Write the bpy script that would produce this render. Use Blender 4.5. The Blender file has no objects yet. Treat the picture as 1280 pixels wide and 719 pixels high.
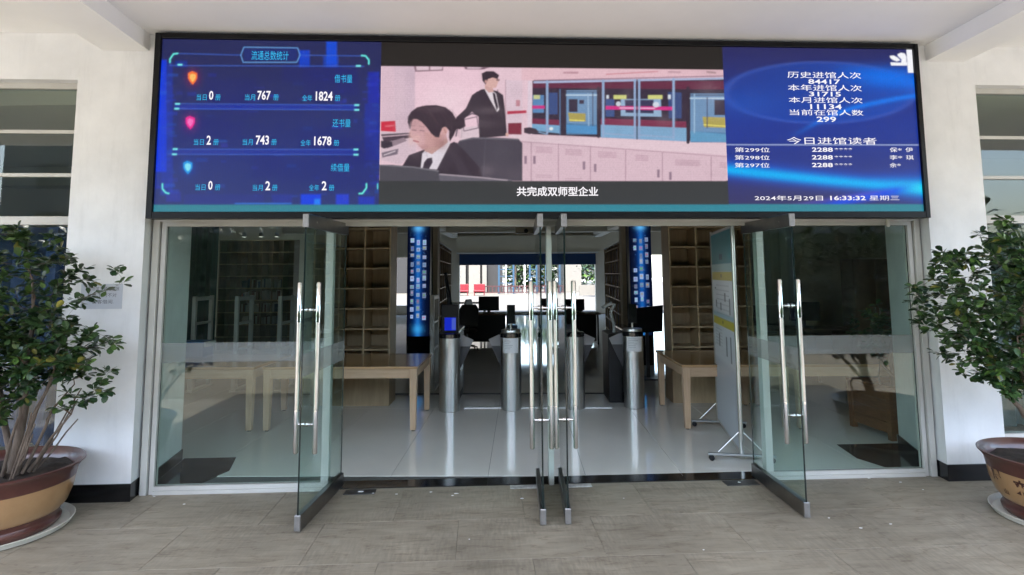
import bpy, math, random
import numpy as np
from mathutils import Vector, Matrix

random.seed(7)
rng = np.random.default_rng(11)
SC = bpy.context.scene
COL = SC.collection
PI = math.pi

# ------------------------------------------------------------------ camera
F_PX, PPY, W_PX, H_PX = 744.72, 268.5, 1280.0, 719.0
CAM = np.array([-0.2186, -5.181, 1.7646])
_y, _p, _r = math.radians(2.9769), math.radians(5.6431), math.radians(0.3337)
FW = np.array([math.sin(_y)*math.cos(_p), math.cos(_y)*math.cos(_p), math.sin(_p)])
_R = np.array([math.cos(_y), -math.sin(_y), 0.0])
_U = np.cross(_R, FW)
RT = _R*math.cos(_r) - _U*math.sin(_r)
UP = _U*math.cos(_r) + _R*math.sin(_r)
cd = bpy.data.cameras.new('camera')
cam = bpy.data.objects.new('camera', cd)
COL.objects.link(cam)
cam.matrix_world = Matrix(((RT[0], UP[0], -FW[0], CAM[0]), (RT[1], UP[1], -FW[1], CAM[1]),
                           (RT[2], UP[2], -FW[2], CAM[2]), (0, 0, 0, 1)))
cd.sensor_width = 36
cd.lens = F_PX/W_PX*36
cd.shift_y = (PPY - H_PX/2)/W_PX
cd.clip_end = 600
SC.camera = cam

# ------------------------------------------------------------------ light
SUN_EL, SUN_DIR = 61.0, (0.10, 0.48)          # the light travels towards +y, slightly to +x
EXPO = 3.12
world = bpy.data.worlds.new("World"); SC.world = world
world.use_nodes = True
wn = world.node_tree
sky = wn.nodes.new('ShaderNodeTexSky'); sky.sky_type = 'NISHITA'; sky.sun_disc = False
sky.sun_elevation = math.radians(SUN_EL)
sky.sun_rotation = math.atan2(-SUN_DIR[0], -SUN_DIR[1])
sky.air_density = 1.0; sky.dust_density = 2.5; sky.ozone_density = 0.5
wn.links.new(sky.outputs[0], wn.nodes['Background'].inputs[0])
wn.nodes['Background'].inputs[1].default_value = 0.15
sl = bpy.data.lights.new('sun', 'SUN'); sl.energy = 2.0; sl.angle = math.radians(0.6); sl.color = (1, .95, .88)
so = bpy.data.objects.new('sun', sl); COL.objects.link(so)
_h = math.hypot(*SUN_DIR); _d = Vector((SUN_DIR[0]/_h*math.cos(math.radians(SUN_EL)), SUN_DIR[1]/_h*math.cos(math.radians(SUN_EL)), -math.sin(math.radians(SUN_EL))))
so.rotation_euler = _d.to_track_quat('-Z', 'Y').to_euler()
so.location = (0, -10, 20)
SC.view_settings.view_transform = 'Standard'; SC.view_settings.look = 'None'
SC.view_settings.exposure = EXPO; SC.view_settings.gamma = 1
SC.render.engine = 'CYCLES'
SC.cycles.use_denoising = True
SC.cycles.max_bounces = 7; SC.cycles.diffuse_bounces = 5; SC.cycles.glossy_bounces = 4
SC.cycles.transparent_max_bounces = 24
SC.cycles.caustics_reflective = False; SC.cycles.caustics_refractive = False
SC.cycles.sample_clamp_indirect = 6
EM = 2.0**(-EXPO)          # a screen colour times EM shows as that colour at this exposure

# ------------------------------------------------------------------ helpers
def lin(c):
    c = np.asarray(c, float)/255.0
    return np.where(c <= 0.04045, c/12.92, ((c+0.055)/1.055)**2.4)

def set_label(o, label=None, cat=None, group=None, kind=None):
    if label: o['label'] = label
    if cat: o['category'] = cat
    if group: o['group'] = group
    if kind: o['kind'] = kind
    return o

class MB:
    def __init__(s): s.v = []; s.f = []; s.m = []
    def add(s, vs, fs, m=0):
        n = len(s.v); s.v += [tuple(map(float, q)) for q in vs]
        s.f += [tuple(i+n for i in f) for f in fs]; s.m += [m]*len(fs)
        return s
    def box(s, x0, x1, y0, y1, z0, z1, m=0):
        return s.add([(x0,y0,z0),(x1,y0,z0),(x1,y1,z0),(x0,y1,z0),(x0,y0,z1),(x1,y0,z1),(x1,y1,z1),(x0,y1,z1)],
                     [(0,3,2,1),(4,5,6,7),(0,1,5,4),(1,2,6,5),(2,3,7,6),(3,0,4,7)], m)
    def prism_z(s, poly, z0, z1, m=0):
        n = len(poly)
        vs = [(x,y,z0) for x,y in poly] + [(x,y,z1) for x,y in poly]
        fs = [tuple(range(n))[::-1], tuple(range(n,2*n))] + [(i,(i+1)%n,n+(i+1)%n,n+i) for i in range(n)]
        return s.add(vs, fs, m)
    def prism_y(s, poly, y0, y1, m=0):   # poly in (x,z)
        n = len(poly)
        vs = [(x,y0,z) for x,z in poly] + [(x,y1,z) for x,z in poly]
        fs = [tuple(range(n)), tuple(range(n,2*n))[::-1]] + [(i,n+i,n+(i+1)%n,(i+1)%n) for i in range(n)]
        return s.add(vs, fs, m)
    def tube(s, pts, rs, n=10, m=0, caps=True):
        pts = [Vector(p) for p in pts]
        if not hasattr(rs, '__len__'): rs = [rs]*len(pts)
        rings = []; prev = None
        for i, p in enumerate(pts):
            t = (pts[min(i+1,len(pts)-1)] - pts[max(i-1,0)])
            if t.length < 1e-9: t = Vector((0,0,1))
            t.normalize()
            a = prev if prev is not None else (Vector((1,0,0)) if abs(t.x) < .8 else Vector((0,1,0)))
            a = (a - t*a.dot(t))
            if a.length < 1e-6: a = t.orthogonal()
            a.normalize(); prev = a; b = t.cross(a)
            rings.append([tuple(p + (a*math.cos(2*PI*k/n) + b*math.sin(2*PI*k/n))*rs[i]) for k in range(n)])
        vs = [q for r in rings for q in r]; fs = []
        for i in range(len(pts)-1):
            for k in range(n):
                fs.append((i*n+k, i*n+(k+1)%n, (i+1)*n+(k+1)%n, (i+1)*n+k))
        if caps: fs += [tuple(range(n))[::-1], tuple(range((len(pts)-1)*n, len(pts)*n))]
        return s.add(vs, fs, m)
    def lathe(s, prof, n=48, m=0, c=(0,0)):
        vs = []; fs = []
        for r, z in prof:
            for k in range(n): vs.append((c[0]+r*math.cos(2*PI*k/n), c[1]+r*math.sin(2*PI*k/n), z))
        for i in range(len(prof)-1):
            for k in range(n): fs.append((i*n+k, i*n+(k+1)%n, (i+1)*n+(k+1)%n, (i+1)*n+k))
        return s.add(vs, fs, m)
    def mesh(s, name, mats):
        me = bpy.data.meshes.new(name); me.from_pydata(s.v, [], s.f)
        if not isinstance(mats, (list, tuple)): mats = [mats]
        for mt in mats: me.materials.append(mt)
        if len(mats) > 1: me.polygons.foreach_set('material_index', s.m)
        me.update(); return me
    def build(s, name, mats, parent=None, bevel=0, smooth=False, loc=None, rotz=0, **lab):
        me = s.mesh(name, mats)
        o = bpy.data.objects.new(name, me); COL.objects.link(o)
        if smooth:
            me.polygons.foreach_set('use_smooth', [True]*len(me.polygons))
            try: me.set_sharp_from_angle(angle=math.radians(40))
            except Exception: pass
        if parent: o.parent = parent
        if loc is not None: o.location = loc
        if rotz: o.rotation_euler = (0,0,rotz)
        if bevel:
            b = o.modifiers.new('bevel','BEVEL'); b.width = bevel; b.segments = 2; b.limit_method = 'ANGLE'; b.angle_limit = math.radians(50)
        return set_label(o, **lab)

def thing(name, label, cat, loc=(0,0,0), rotz=0, group=None):
    o = bpy.data.objects.new(name, None); COL.objects.link(o); o.empty_display_size = .1
    o.location = loc; o.rotation_euler = (0,0,rotz)
    return set_label(o, label, cat, group)

def copy_tree(o, parent=None):
    c = o.copy(); COL.objects.link(c)
    if parent: c.parent = parent
    for ch in [x for x in list(COL.objects) if x.parent == o]: copy_tree(ch, c)
    return c

def copy_thing(o, loc, rotz, label, group=None):
    c = copy_tree(o); c.location = loc; c.rotation_euler = (0,0,rotz); c['label'] = label
    if group: c['group'] = group
    return c

# ------------------------------------------------------------------ materials
def N(nt, t, **kw):
    n = nt.nodes.new(t)
    for k, v in kw.items(): setattr(n, k, v)
    return n

def mat(name, col, rough=.6, metal=0.0, var=0.0, vscale=4.0, bump=0.0, bscale=60.0, spec=None, col2=None, stretch=None, coat=0, rnd=0.0, rvar=0.0):
    m = bpy.data.materials.new(name); m.use_nodes = True; nt = m.node_tree
    p = nt.nodes['Principled BSDF']
    p.inputs['Base Color'].default_value = (*col, 1); p.inputs['Roughness'].default_value = rough; p.inputs['Metallic'].default_value = metal
    if spec is not None: p.inputs['Specular IOR Level'].default_value = spec
    if coat: p.inputs['Coat Weight'].default_value = coat; p.inputs['Coat Roughness'].default_value = .1
    tc = N(nt, 'ShaderNodeTexCoord'); src = tc.outputs['Object']
    if stretch:
        mp = N(nt, 'ShaderNodeMapping'); mp.inputs['Scale'].default_value = stretch
        nt.links.new(src, mp.inputs[0]); src = mp.outputs[0]
    out = None
    if var or col2:
        nz = N(nt, 'ShaderNodeTexNoise'); nz.inputs['Scale'].default_value = vscale; nz.inputs['Detail'].default_value = 6; nz.inputs['Roughness'].default_value = .62
        nt.links.new(src, nz.inputs['Vector'])
        cr = N(nt, 'ShaderNodeValToRGB')
        c2 = col2 if col2 else tuple(c*(1-var) for c in col)
        c1 = col if col2 else tuple(min(1, c*(1+var*.5)) for c in col)
        cr.color_ramp.elements[0].position = .32; cr.color_ramp.elements[0].color = (*c2, 1)
        cr.color_ramp.elements[1].position = .68; cr.color_ramp.elements[1].color = (*c1, 1)
        nt.links.new(nz.outputs['Fac'], cr.inputs[0]); out = cr.outputs[0]
        if rvar:
            mr = N(nt, 'ShaderNodeMapRange'); mr.inputs['To Min'].default_value = max(0, rough-rvar); mr.inputs['To Max'].default_value = rough+rvar
            nt.links.new(nz.outputs['Fac'], mr.inputs[0]); nt.links.new(mr.outputs[0], p.inputs['Roughness'])
    if rnd:
        oi = N(nt, 'ShaderNodeObjectInfo'); hs = N(nt, 'ShaderNodeHueSaturation')
        mr = N(nt, 'ShaderNodeMapRange'); mr.inputs['To Min'].default_value = 1-rnd; mr.inputs['To Max'].default_value = 1+rnd
        nt.links.new(oi.outputs['Random'], mr.inputs[0]); nt.links.new(mr.outputs[0], hs.inputs['Value'])
        if out is None: hs.inputs['Color'].default_value = (*col, 1)
        else: nt.links.new(out, hs.inputs['Color'])
        out = hs.outputs[0]
    if out is not None: nt.links.new(out, p.inputs['Base Color'])
    if bump:
        nb = N(nt, 'ShaderNodeTexNoise'); nb.inputs['Scale'].default_value = bscale; nb.inputs['Detail'].default_value = 4
        nt.links.new(src, nb.inputs['Vector'])
        bp = N(nt, 'ShaderNodeBump'); bp.inputs['Strength'].default_value = bump; bp.inputs['Distance'].default_value = .01
        nt.links.new(nb.outputs['Fac'], bp.inputs['Height']); nt.links.new(bp.outputs[0], p.inputs['Normal'])
    return m

def emit_mat(name, col, s=1.0):
    m = bpy.data.materials.new(name); m.use_nodes = True; nt = m.node_tree
    nt.nodes.remove(nt.nodes['Principled BSDF'])
    e = N(nt, 'ShaderNodeEmission'); e.inputs[0].default_value = (*col, 1); e.inputs[1].default_value = s
    nt.links.new(e.outputs[0], nt.nodes['Material Output'].inputs[0])
    m.cycles.emission_sampling = 'NONE'
    return m

def attr_emit_mat(name, s):
    m = emit_mat(name, (1,1,1), s); nt = m.node_tree
    a = N(nt, 'ShaderNodeAttribute'); a.attribute_name = 'Col'
    e = [n for n in nt.nodes if n.type == 'EMISSION'][0]
    nt.links.new(a.outputs['Color'], e.inputs[0])
    g = N(nt, 'ShaderNodeBsdfGlossy'); g.inputs['Roughness'].default_value = .35; g.inputs[0].default_value = (.02,.02,.02,1)
    ad = N(nt, 'ShaderNodeAddShader'); nt.links.new(e.outputs[0], ad.inputs[0]); nt.links.new(g.outputs[0], ad.inputs[1])
    nt.links.new(ad.outputs[0], nt.nodes['Material Output'].inputs[0])
    return m

def attr_mat(name, rough=.4):
    m = mat(name, (1,1,1), rough); nt = m.node_tree
    a = N(nt, 'ShaderNodeAttribute'); a.attribute_name = 'Col'
    nt.links.new(a.outputs['Color'], nt.nodes['Principled BSDF'].inputs['Base Color'])
    return m

def glass_mat(name, tint=(.90,.965,.945), f0=.032, dirt=.004):
    m = bpy.data.materials.new(name); m.use_nodes = True; nt = m.node_tree
    nt.nodes.remove(nt.nodes['Principled BSDF'])
    tr = N(nt, 'ShaderNodeBsdfTransparent'); tr.inputs[0].default_value = (*tint, 1)
    gl = N(nt, 'ShaderNodeBsdfGlossy'); gl.inputs['Roughness'].default_value = 0.0; gl.inputs[0].default_value = (1,1,1,1)
    df = N(nt, 'ShaderNodeBsdfDiffuse'); df.inputs[0].default_value = (.55,.6,.58,1)
    lw = N(nt, 'ShaderNodeLayerWeight'); lw.inputs[0].default_value = .5
    pw = N(nt, 'ShaderNodeMath', operation='POWER'); pw.inputs[1].default_value = 5
    mu = N(nt, 'ShaderNodeMath', operation='MULTIPLY_ADD'); mu.inputs[1].default_value = 1-f0; mu.inputs[2].default_value = f0
    nt.links.new(lw.outputs['Facing'], pw.inputs[0]); nt.links.new(pw.outputs[0], mu.inputs[0])
    mx = N(nt, 'ShaderNodeMixShader'); nt.links.new(mu.outputs[0], mx.inputs[0]); nt.links.new(tr.outputs[0], mx.inputs[1]); nt.links.new(gl.outputs[0], mx.inputs[2])
    nz = N(nt, 'ShaderNodeTexNoise'); nz.inputs['Scale'].default_value = 2.2; nz.inputs['Detail'].default_value = 8
    tc = N(nt, 'ShaderNodeTexCoord'); nt.links.new(tc.outputs['Object'], nz.inputs['Vector'])
    mr = N(nt, 'ShaderNodeMapRange'); mr.inputs[1].default_value = .4; mr.inputs[2].default_value = .75; mr.inputs[3].default_value = dirt*.3; mr.inputs[4].default_value = dirt*2.4
    nt.links.new(nz.outputs['Fac'], mr.inputs[0])
    m2 = N(nt, 'ShaderNodeMixShader'); nt.links.new(mr.outputs[0], m2.inputs[0]); nt.links.new(mx.outputs[0], m2.inputs[1]); nt.links.new(df.outputs[0], m2.inputs[2])
    nt.links.new(m2.outputs[0], nt.nodes['Material Output'].inputs[0])
    return m

def mix_mat(name, col, fac, rough=.5):
    m = bpy.data.materials.new(name); m.use_nodes = True; nt = m.node_tree
    p = nt.nodes['Principled BSDF']; p.inputs['Base Color'].default_value = (*col, 1); p.inputs['Roughness'].default_value = rough
    tr = N(nt, 'ShaderNodeBsdfTransparent'); mx = N(nt, 'ShaderNodeMixShader'); mx.inputs[0].default_value = fac
    nt.links.new(tr.outputs[0], mx.inputs[1]); nt.links.new(p.outputs[0], mx.inputs[2])
    nt.links.new(mx.outputs[0], nt.nodes['Material Output'].inputs[0])
    return m

def stone_mat():
    """porch paving: grey-brown sandstone with long wavy grain and fine tooling marks"""
    m = mat('paving_stone', (.25,.225,.185), .58); nt = m.node_tree; p = nt.nodes['Principled BSDF']
    tc = N(nt, 'ShaderNodeTexCoord'); oi = N(nt, 'ShaderNodeObjectInfo')
    geo = N(nt, 'ShaderNodeNewGeometry')
    off = N(nt, 'ShaderNodeVectorMath', operation='SCALE'); off.inputs['Scale'].default_value = 13.0
    cmb = N(nt, 'ShaderNodeCombineXYZ')
    for i in range(3): nt.links.new(oi.outputs['Random'], cmb.inputs[i])
    nt.links.new(cmb.outputs[0], off.inputs[0])
    add = N(nt, 'ShaderNodeVectorMath', operation='ADD'); nt.links.new(tc.outputs['Object'], add.inputs[0]); nt.links.new(off.outputs[0], add.inputs[1])
    m1 = N(nt, 'ShaderNodeMapping'); m1.inputs['Scale'].default_value = (1.6, 6.0, 1); nt.links.new(add.outputs[0], m1.inputs[0])
    n1 = N(nt, 'ShaderNodeTexNoise'); n1.inputs['Scale'].default_value = 2.0; n1.inputs['Detail'].default_value = 9; n1.inputs['Roughness'].default_value = .68; n1.inputs['Distortion'].default_value = .35
    nt.links.new(m1.outputs[0], n1.inputs['Vector'])
    r1 = N(nt, 'ShaderNodeValToRGB')
    el = r1.color_ramp.elements
    el[0].position = .30; el[0].color = (.198,.170,.124,1); el[1].position = .72; el[1].color = (.335,.298,.228,1)
    e = el.new(.45); e.color = (.268,.235,.178,1)
    nt.links.new(n1.outputs['Fac'], r1.inputs[0])
    # dark wandering veins
    m2 = N(nt, 'ShaderNodeMapping'); m2.inputs['Scale'].default_value = (.7, 4.2, 1); nt.links.new(add.outputs[0], m2.inputs[0])
    n2 = N(nt, 'ShaderNodeTexNoise'); n2.inputs['Scale'].default_value = 2.2; n2.inputs['Detail'].default_value = 7; nt.links.new(m2.outputs[0], n2.inputs['Vector'])
    r2 = N(nt, 'ShaderNodeValToRGB'); e2 = r2.color_ramp.elements
    e2[0].position = .484; e2[0].color = (1,1,1,1); e2[1].position = .512; e2[1].color = (1,1,1,1)
    q = e2.new(.498); q.color = (.62,.56,.52,1)
    nt.links.new(n2.outputs['Fac'], r2.inputs[0])
    mu = N(nt, 'ShaderNodeMix', data_type='RGBA', blend_type='MULTIPLY'); mu.inputs[0].default_value = .75
    nt.links.new(r1.outputs[0], mu.inputs[6]); nt.links.new(r2.outputs[0], mu.inputs[7])
    # fine tooling marks across
    m3 = N(nt, 'ShaderNodeMapping'); m3.inputs['Scale'].default_value = (55, 9, 1); nt.links.new(add.outputs[0], m3.inputs[0])
    n3 = N(nt, 'ShaderNodeTexNoise'); n3.inputs['Scale'].default_value = 1; n3.inputs['Detail'].default_value = 3; nt.links.new(m3.outputs[0], n3.inputs['Vector'])
    r3 = N(nt, 'ShaderNodeMapRange'); r3.inputs[1].default_value = .3; r3.inputs[2].default_value = .7; r3.inputs[3].default_value = .80; r3.inputs[4].default_value = 1.10
    nt.links.new(n3.outputs['Fac'], r3.inputs[0])
    n5 = N(nt, 'ShaderNodeTexNoise'); n5.inputs['Scale'].default_value = 1.7; n5.inputs['Detail'].default_value = 3; nt.links.new(add.outputs[0], n5.inputs['Vector'])
    r5 = N(nt, 'ShaderNodeMapRange'); r5.inputs[1].default_value = .42; r5.inputs[2].default_value = .62; nt.links.new(n5.outputs['Fac'], r5.inputs[0])
    mk = N(nt, 'ShaderNodeMix', data_type='FLOAT'); mk.inputs[2].default_value = 1.0; nt.links.new(r5.outputs[0], mk.inputs[0]); nt.links.new(r3.outputs[0], mk.inputs[3])
    # big soft dirt, in world space so it runs over the joints
    n4 = N(nt, 'ShaderNodeTexNoise'); n4.inputs['Scale'].default_value = .9; n4.inputs['Detail'].default_value = 5; nt.links.new(geo.outputs['Position'], n4.inputs['Vector'])
    r4 = N(nt, 'ShaderNodeMapRange'); r4.inputs[1].default_value = .35; r4.inputs[2].default_value = .65; r4.inputs[3].default_value = .78; r4.inputs[4].default_value = 1.12
    nt.links.new(n4.outputs['Fac'], r4.inputs[0])
    mm = N(nt, 'ShaderNodeMath', operation='MULTIPLY'); nt.links.new(mk.outputs[0], mm.inputs[0]); nt.links.new(r4.outputs[0], mm.inputs[1])
    hs = N(nt, 'ShaderNodeHueSaturation'); nt.links.new(mu.outputs[2], hs.inputs['Color']); nt.links.new(mm.outputs[0], hs.inputs['Value'])
    nt.links.new(hs.outputs[0], p.inputs['Base Color'])
    bp = N(nt, 'ShaderNodeBump'); bp.inputs['Strength'].default_value = .35; bp.inputs['Distance'].default_value = .004
    ad = N(nt, 'ShaderNodeMath', operation='ADD'); nt.links.new(n3.outputs['Fac'], ad.inputs[0]); nt.links.new(n1.outputs['Fac'], ad.inputs[1])
    nt.links.new(ad.outputs[0], bp.inputs['Height']); nt.links.new(bp.outputs[0], p.inputs['Normal'])
    return m

M = {}
M['stone'] = stone_mat()
M['joint'] = mat('joint_mortar', (.21,.185,.145), .9, var=.2, vscale=8)
M['wall'] = mat('white_wall_paint', (.78,.785,.78), .62, var=.10, vscale=2.1, bump=.06, bscale=25)
def add_stains(m, amt=.9):
    nt = m.node_tree; p = nt.nodes['Principled BSDF']; src = p.inputs['Base Color'].links[0].from_socket
    tc = N(nt, 'ShaderNodeTexCoord'); mp = N(nt, 'ShaderNodeMapping'); mp.inputs['Scale'].default_value = (7, 7, .9); nt.links.new(tc.outputs['Object'], mp.inputs[0])
    n = N(nt, 'ShaderNodeTexNoise'); n.inputs['Scale'].default_value = 1.3; n.inputs['Detail'].default_value = 8; n.inputs['Roughness'].default_value = .7; nt.links.new(mp.outputs[0], n.inputs['Vector'])
    r = N(nt, 'ShaderNodeMapRange'); r.inputs[1].default_value = .52; r.inputs[2].default_value = .74; r.inputs[3].default_value = 1.0; r.inputs[4].default_value = amt; nt.links.new(n.outputs['Fac'], r.inputs[0])
    h = N(nt, 'ShaderNodeHueSaturation'); nt.links.new(src, h.inputs['Color']); nt.links.new(r.outputs[0], h.inputs['Value']); nt.links.new(h.outputs[0], p.inputs['Base Color'])
add_stains(M['wall'], .91)
M['ceil'] = mat('porch_ceiling_paint', (.87,.865,.85), .8, var=.05, vscale=.8)
M['skirt'] = mat('black_stone_skirting', (.007,.007,.008), .25, var=.3, vscale=12)
M['black_floor'] = mat('black_granite', (.012,.012,.013), .12, var=.4, vscale=40)
M['alu'] = mat('white_aluminium_frame', (.55,.54,.50), .38, var=.08, vscale=3)
M['alu_dark'] = mat('frame_gasket', (.10,.10,.095), .6)
M['steel'] = mat('brushed_steel', (.62,.62,.60), .30, 1.0, var=.12, vscale=6, stretch=(20,20,1), rvar=.08)
M['chrome'] = mat('polished_chrome', (.78,.78,.78), .06, 1.0)
M['satin'] = mat('satin_tube', (.66,.64,.60), .30, 1.0)
M['railsteel'] = mat('door_rail_steel', (.30,.29,.28), .30, 1.0, var=.2, vscale=5)
M['railcap'] = mat('door_rail_cap', (.26,.25,.235), .42, .7, var=.15, vscale=20)
M['glass'] = glass_mat('clear_glass')
M['glass_leaf'] = glass_mat('door_glass', (.86,.95,.925), .035, .005)
M['glass_edge'] = mat('glass_edge', (.004,.012,.011), .15)
M['frost'] = mix_mat('frosted_film', (.30,.32,.31), .36, .7)
M['bezel'] = mat('screen_bezel', (.0035,.0035,.004), .35, var=.3, vscale=6, spec=.25)
M['itile'] = mat('polished_porcelain_tile', (.81,.79,.74), .05, var=.05, vscale=1.2, rnd=.02, spec=.8)
M['iwall'] = mat('interior_wall_paint', (.62,.55,.42), .7, var=.05, vscale=1)
M['iceil'] = mat('interior_ceiling', (.66,.61,.51), .85)
M['wood'] = mat('light_oak', (.60,.43,.29), .35, col2=(.50,.34,.215), vscale=3, stretch=(1.2,14,14), bump=.02)
M['woodleg'] = mat('light_oak_upright', (.60,.43,.29), .35, col2=(.50,.34,.215), vscale=3, stretch=(14,14,1.2), bump=.02)
M['woodtop'] = mat('table_top_oak', (.50,.31,.155), .20, col2=(.40,.235,.11), vscale=3, stretch=(1.2,14,14), coat=.4)
M['shelf'] = mat('shelf_oak', (.46,.34,.205), .5, col2=(.37,.265,.155), vscale=3, stretch=(8,8,1))
M['shelfdark'] = mat('dark_shelf', (.20,.12,.07), .5, var=.2)
M['black'] = mat('black_plastic', (.006,.006,.007), .4, spec=.3)
M['blackgloss'] = mat('black_glass', (.008,.008,.01), .06)
M['darkgrey'] = mat('dark_grey_plastic', (.06,.06,.065), .45)
M['grey'] = mat('grey_metal', (.34,.35,.35), .4, .4)
M['acryl'] = mix_mat('smoked_acrylic', (.34,.35,.37), .88, .2)
M['gatewhite'] = mat('gate_plastic', (.55,.56,.54), .4)
M['paper'] = mat('white_paper', (.90,.91,.92), .7)
M['ink'] = mat('print_ink', (.12,.12,.13), .7)
M['blue_box'] = mat('blue_crate', (.02,.13,.38), .45)
M['teal'] = mat('teal_curtain', (.05,.12,.115), .9, var=.3, vscale=2, stretch=(9,9,.3))
M['greycurtain'] = mat('grey_curtain', (.07,.09,.088), .9, var=.35, vscale=2, stretch=(9,9,.3))
M['bluecurtain'] = mat('blue_curtain', (.010,.028,.10), .9, var=.35, vscale=2, stretch=(9,9,.3))
M['whitecurtain'] = mat('white_curtain', (.72,.72,.68), .9, var=.1, vscale=2, stretch=(9,9,.3))
M['bluebeam'] = mat('blue_shutter_box', (.008,.035,.10), .5)
M['bluegate'] = mat('blue_gate_paint', (.012,.045,.085), .45)
M['red'] = mat('red_plastic', (.13,.003,.008), .4)
M['redbrown'] = mat('red_brown_rail', (.04,.008,.007), .5)
M['courtyard'] = mat('sunlit_paving', (.10,.093,.077), .8, var=.12, vscale=.8)
M['cwhite'] = mat('courtyard_white_render', (.145,.137,.12), .8, var=.05)
M['cdark'] = mat('courtyard_dark_wall', (.012,.012,.012), .7)
M['plaza'] = mat('plaza_paving', (.41,.405,.39), .8, var=.15, vscale=.5)
M['potglaze'] = mat('tan_glaze', (.40,.24,.115), .3, col2=(.30,.17,.075), vscale=3.5, coat=.35, bump=.03, bscale=9)
M['potbrown'] = mat('red_brown_glaze', (.088,.028,.020), .38, col2=(.05,.012,.010), vscale=5, coat=.4)
M['potmark'] = mat('brush_mark', (.045,.012,.008), .4)
M['soil'] = mat('potting_soil', (.035,.024,.016), .95, var=.5, vscale=18, bump=.8, bscale=40)
M['saucer'] = mat('white_plastic_saucer', (.62,.60,.52), .45, var=.15, vscale=6)
M['bark'] = mat('bark', (.17,.13,.095), .85, col2=(.075,.052,.038), vscale=9, stretch=(3,3,1), bump=.5, bscale=30)
M['twig'] = mat('twig_bark', (.15,.085,.055), .8, var=.4, vscale=12)
def leafmat(name, c, rnd=.3):
    m = mat(name, c, .28, var=.35, vscale=7, rnd=rnd, spec=.4); return m
M['leaf'] = [leafmat('ficus_leaf', (.040,.080,.026)), leafmat('ficus_leaf_young', (.075,.14,.032)), leafmat('ficus_leaf_dark', (.022,.05,.02)), leafmat('ficus_leaf_yellow', (.20,.19,.04))]
M['treeleaf'] = [leafmat('tree_leaf', (.022,.055,.014)), leafmat('tree_leaf_pale', (.06,.11,.03))]
M['plantwood'] = mat('planter_boards', (.20,.085,.035), .5, var=.3, vscale=4, stretch=(2,2,12))

# ------------------------------------------------------------------ interior frame: u across, v into the hall (the hall runs 3.7 degrees off the facade normal)
AI = math.radians(3.7)
def I(u, v, z=0.0):
    return (.37 + u*math.cos(AI) + v*math.sin(AI), v*math.cos(AI) - u*math.sin(AI), z)
def ibox(mb, u0, u1, v0, v1, z0, z1, m=0):   # a box in hall axes, written in world coordinates
    c = [I(u0,v0)[:2], I(u1,v0)[:2], I(u1,v1)[:2], I(u0,v1)[:2]]
    return mb.prism_z(c, z0, z1, m)

def proj(x, y, z):   # world arrays -> position on the photograph, used to copy what the flat screen shows
    dx, dy, dz = x-CAM[0], y-CAM[1], z-CAM[2]
    zz = dx*FW[0]+dy*FW[1]+dz*FW[2]
    return 640+F_PX*(dx*RT[0]+dy*RT[1]+dz*RT[2])/zz, PPY-F_PX*(dx*UP[0]+dy*UP[1]+dz*UP[2])/zz
def on_plane(px, py, ywall):
    d = FW + RT*(px-640)/F_PX - UP*(py-PPY)/F_PX
    t = (ywall-CAM[1])/d[1]
    P = CAM + d*t
    return P[0], P[2]

# =================================================================== SETTING
def struct(mb, name, m, parent=None, **kw):
    o = mb.build(name, m, parent, **kw)
    if parent is None: o['kind'] = 'structure'
    return o

# ground outside (sunlit plaza), one step below the porch
g = MB(); g.add([(-250,-250,-.32),(250,-250,-.32),(250,250,-.32),(-250,250,-.32)], [(0,1,2,3)])
struct(g, 'ground', M['plaza'])

# porch floor: mortar bed + stone slabs
pf = struct(MB().box(-12, 12, -7.5, .02, -.30, -.0045), 'porch_floor', M['joint'])
def slab_mesh(w, d, t, ch, mt, name):
    mb = MB(); a, b = w/2, d/2
    vs = [(-a,-b,-t),(a,-b,-t),(a,b,-t),(-a,b,-t),(-a,-b,-ch),(a,-b,-ch),(a,b,-ch),(-a,b,-ch),(-a+ch,-b+ch,0),(a-ch,-b+ch,0),(a-ch,b-ch,0),(-a+ch,b-ch,0)]
    fs = [(0,1,5,4),(1,2,6,5),(2,3,7,6),(3,0,4,7),(4,5,9,8),(5,6,10,9),(6,7,11,10),(7,4,8,11),(8,9,10,11)]
    mb.add(vs, fs); return mb.mesh(name, mt)
SW, SD = .95, .62
sm = slab_mesh(SW-.003, SD-.002, .004, .0008, M['stone'], 'paving_slab')
rows = 6
for j in range(rows):
    off = 0 if j % 2 == 0 else .47
    for i in range(-6, 7):
        cx = -.85 + SW/2 + i*SW + off*(1 if j % 2 else 0); cy = -.05 - SD/2 - j*SD
        if abs(cx) > 6.0: continue
        o = bpy.data.objects.new('paving_slab', sm); COL.objects.link(o); o.parent = pf
        o.location = (cx, cy, random.uniform(-.0003, .0002))
o = MB().box(-6.5, 6.5, -.048, -.004, -.004, -.0008).build('paving_strip', M['stone'], pf)
# porch kerb where it steps down
struct(MB().box(-12, 12, -7.62, -7.503, -.30, .004), 'porch_kerb', M['joint'])

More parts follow.
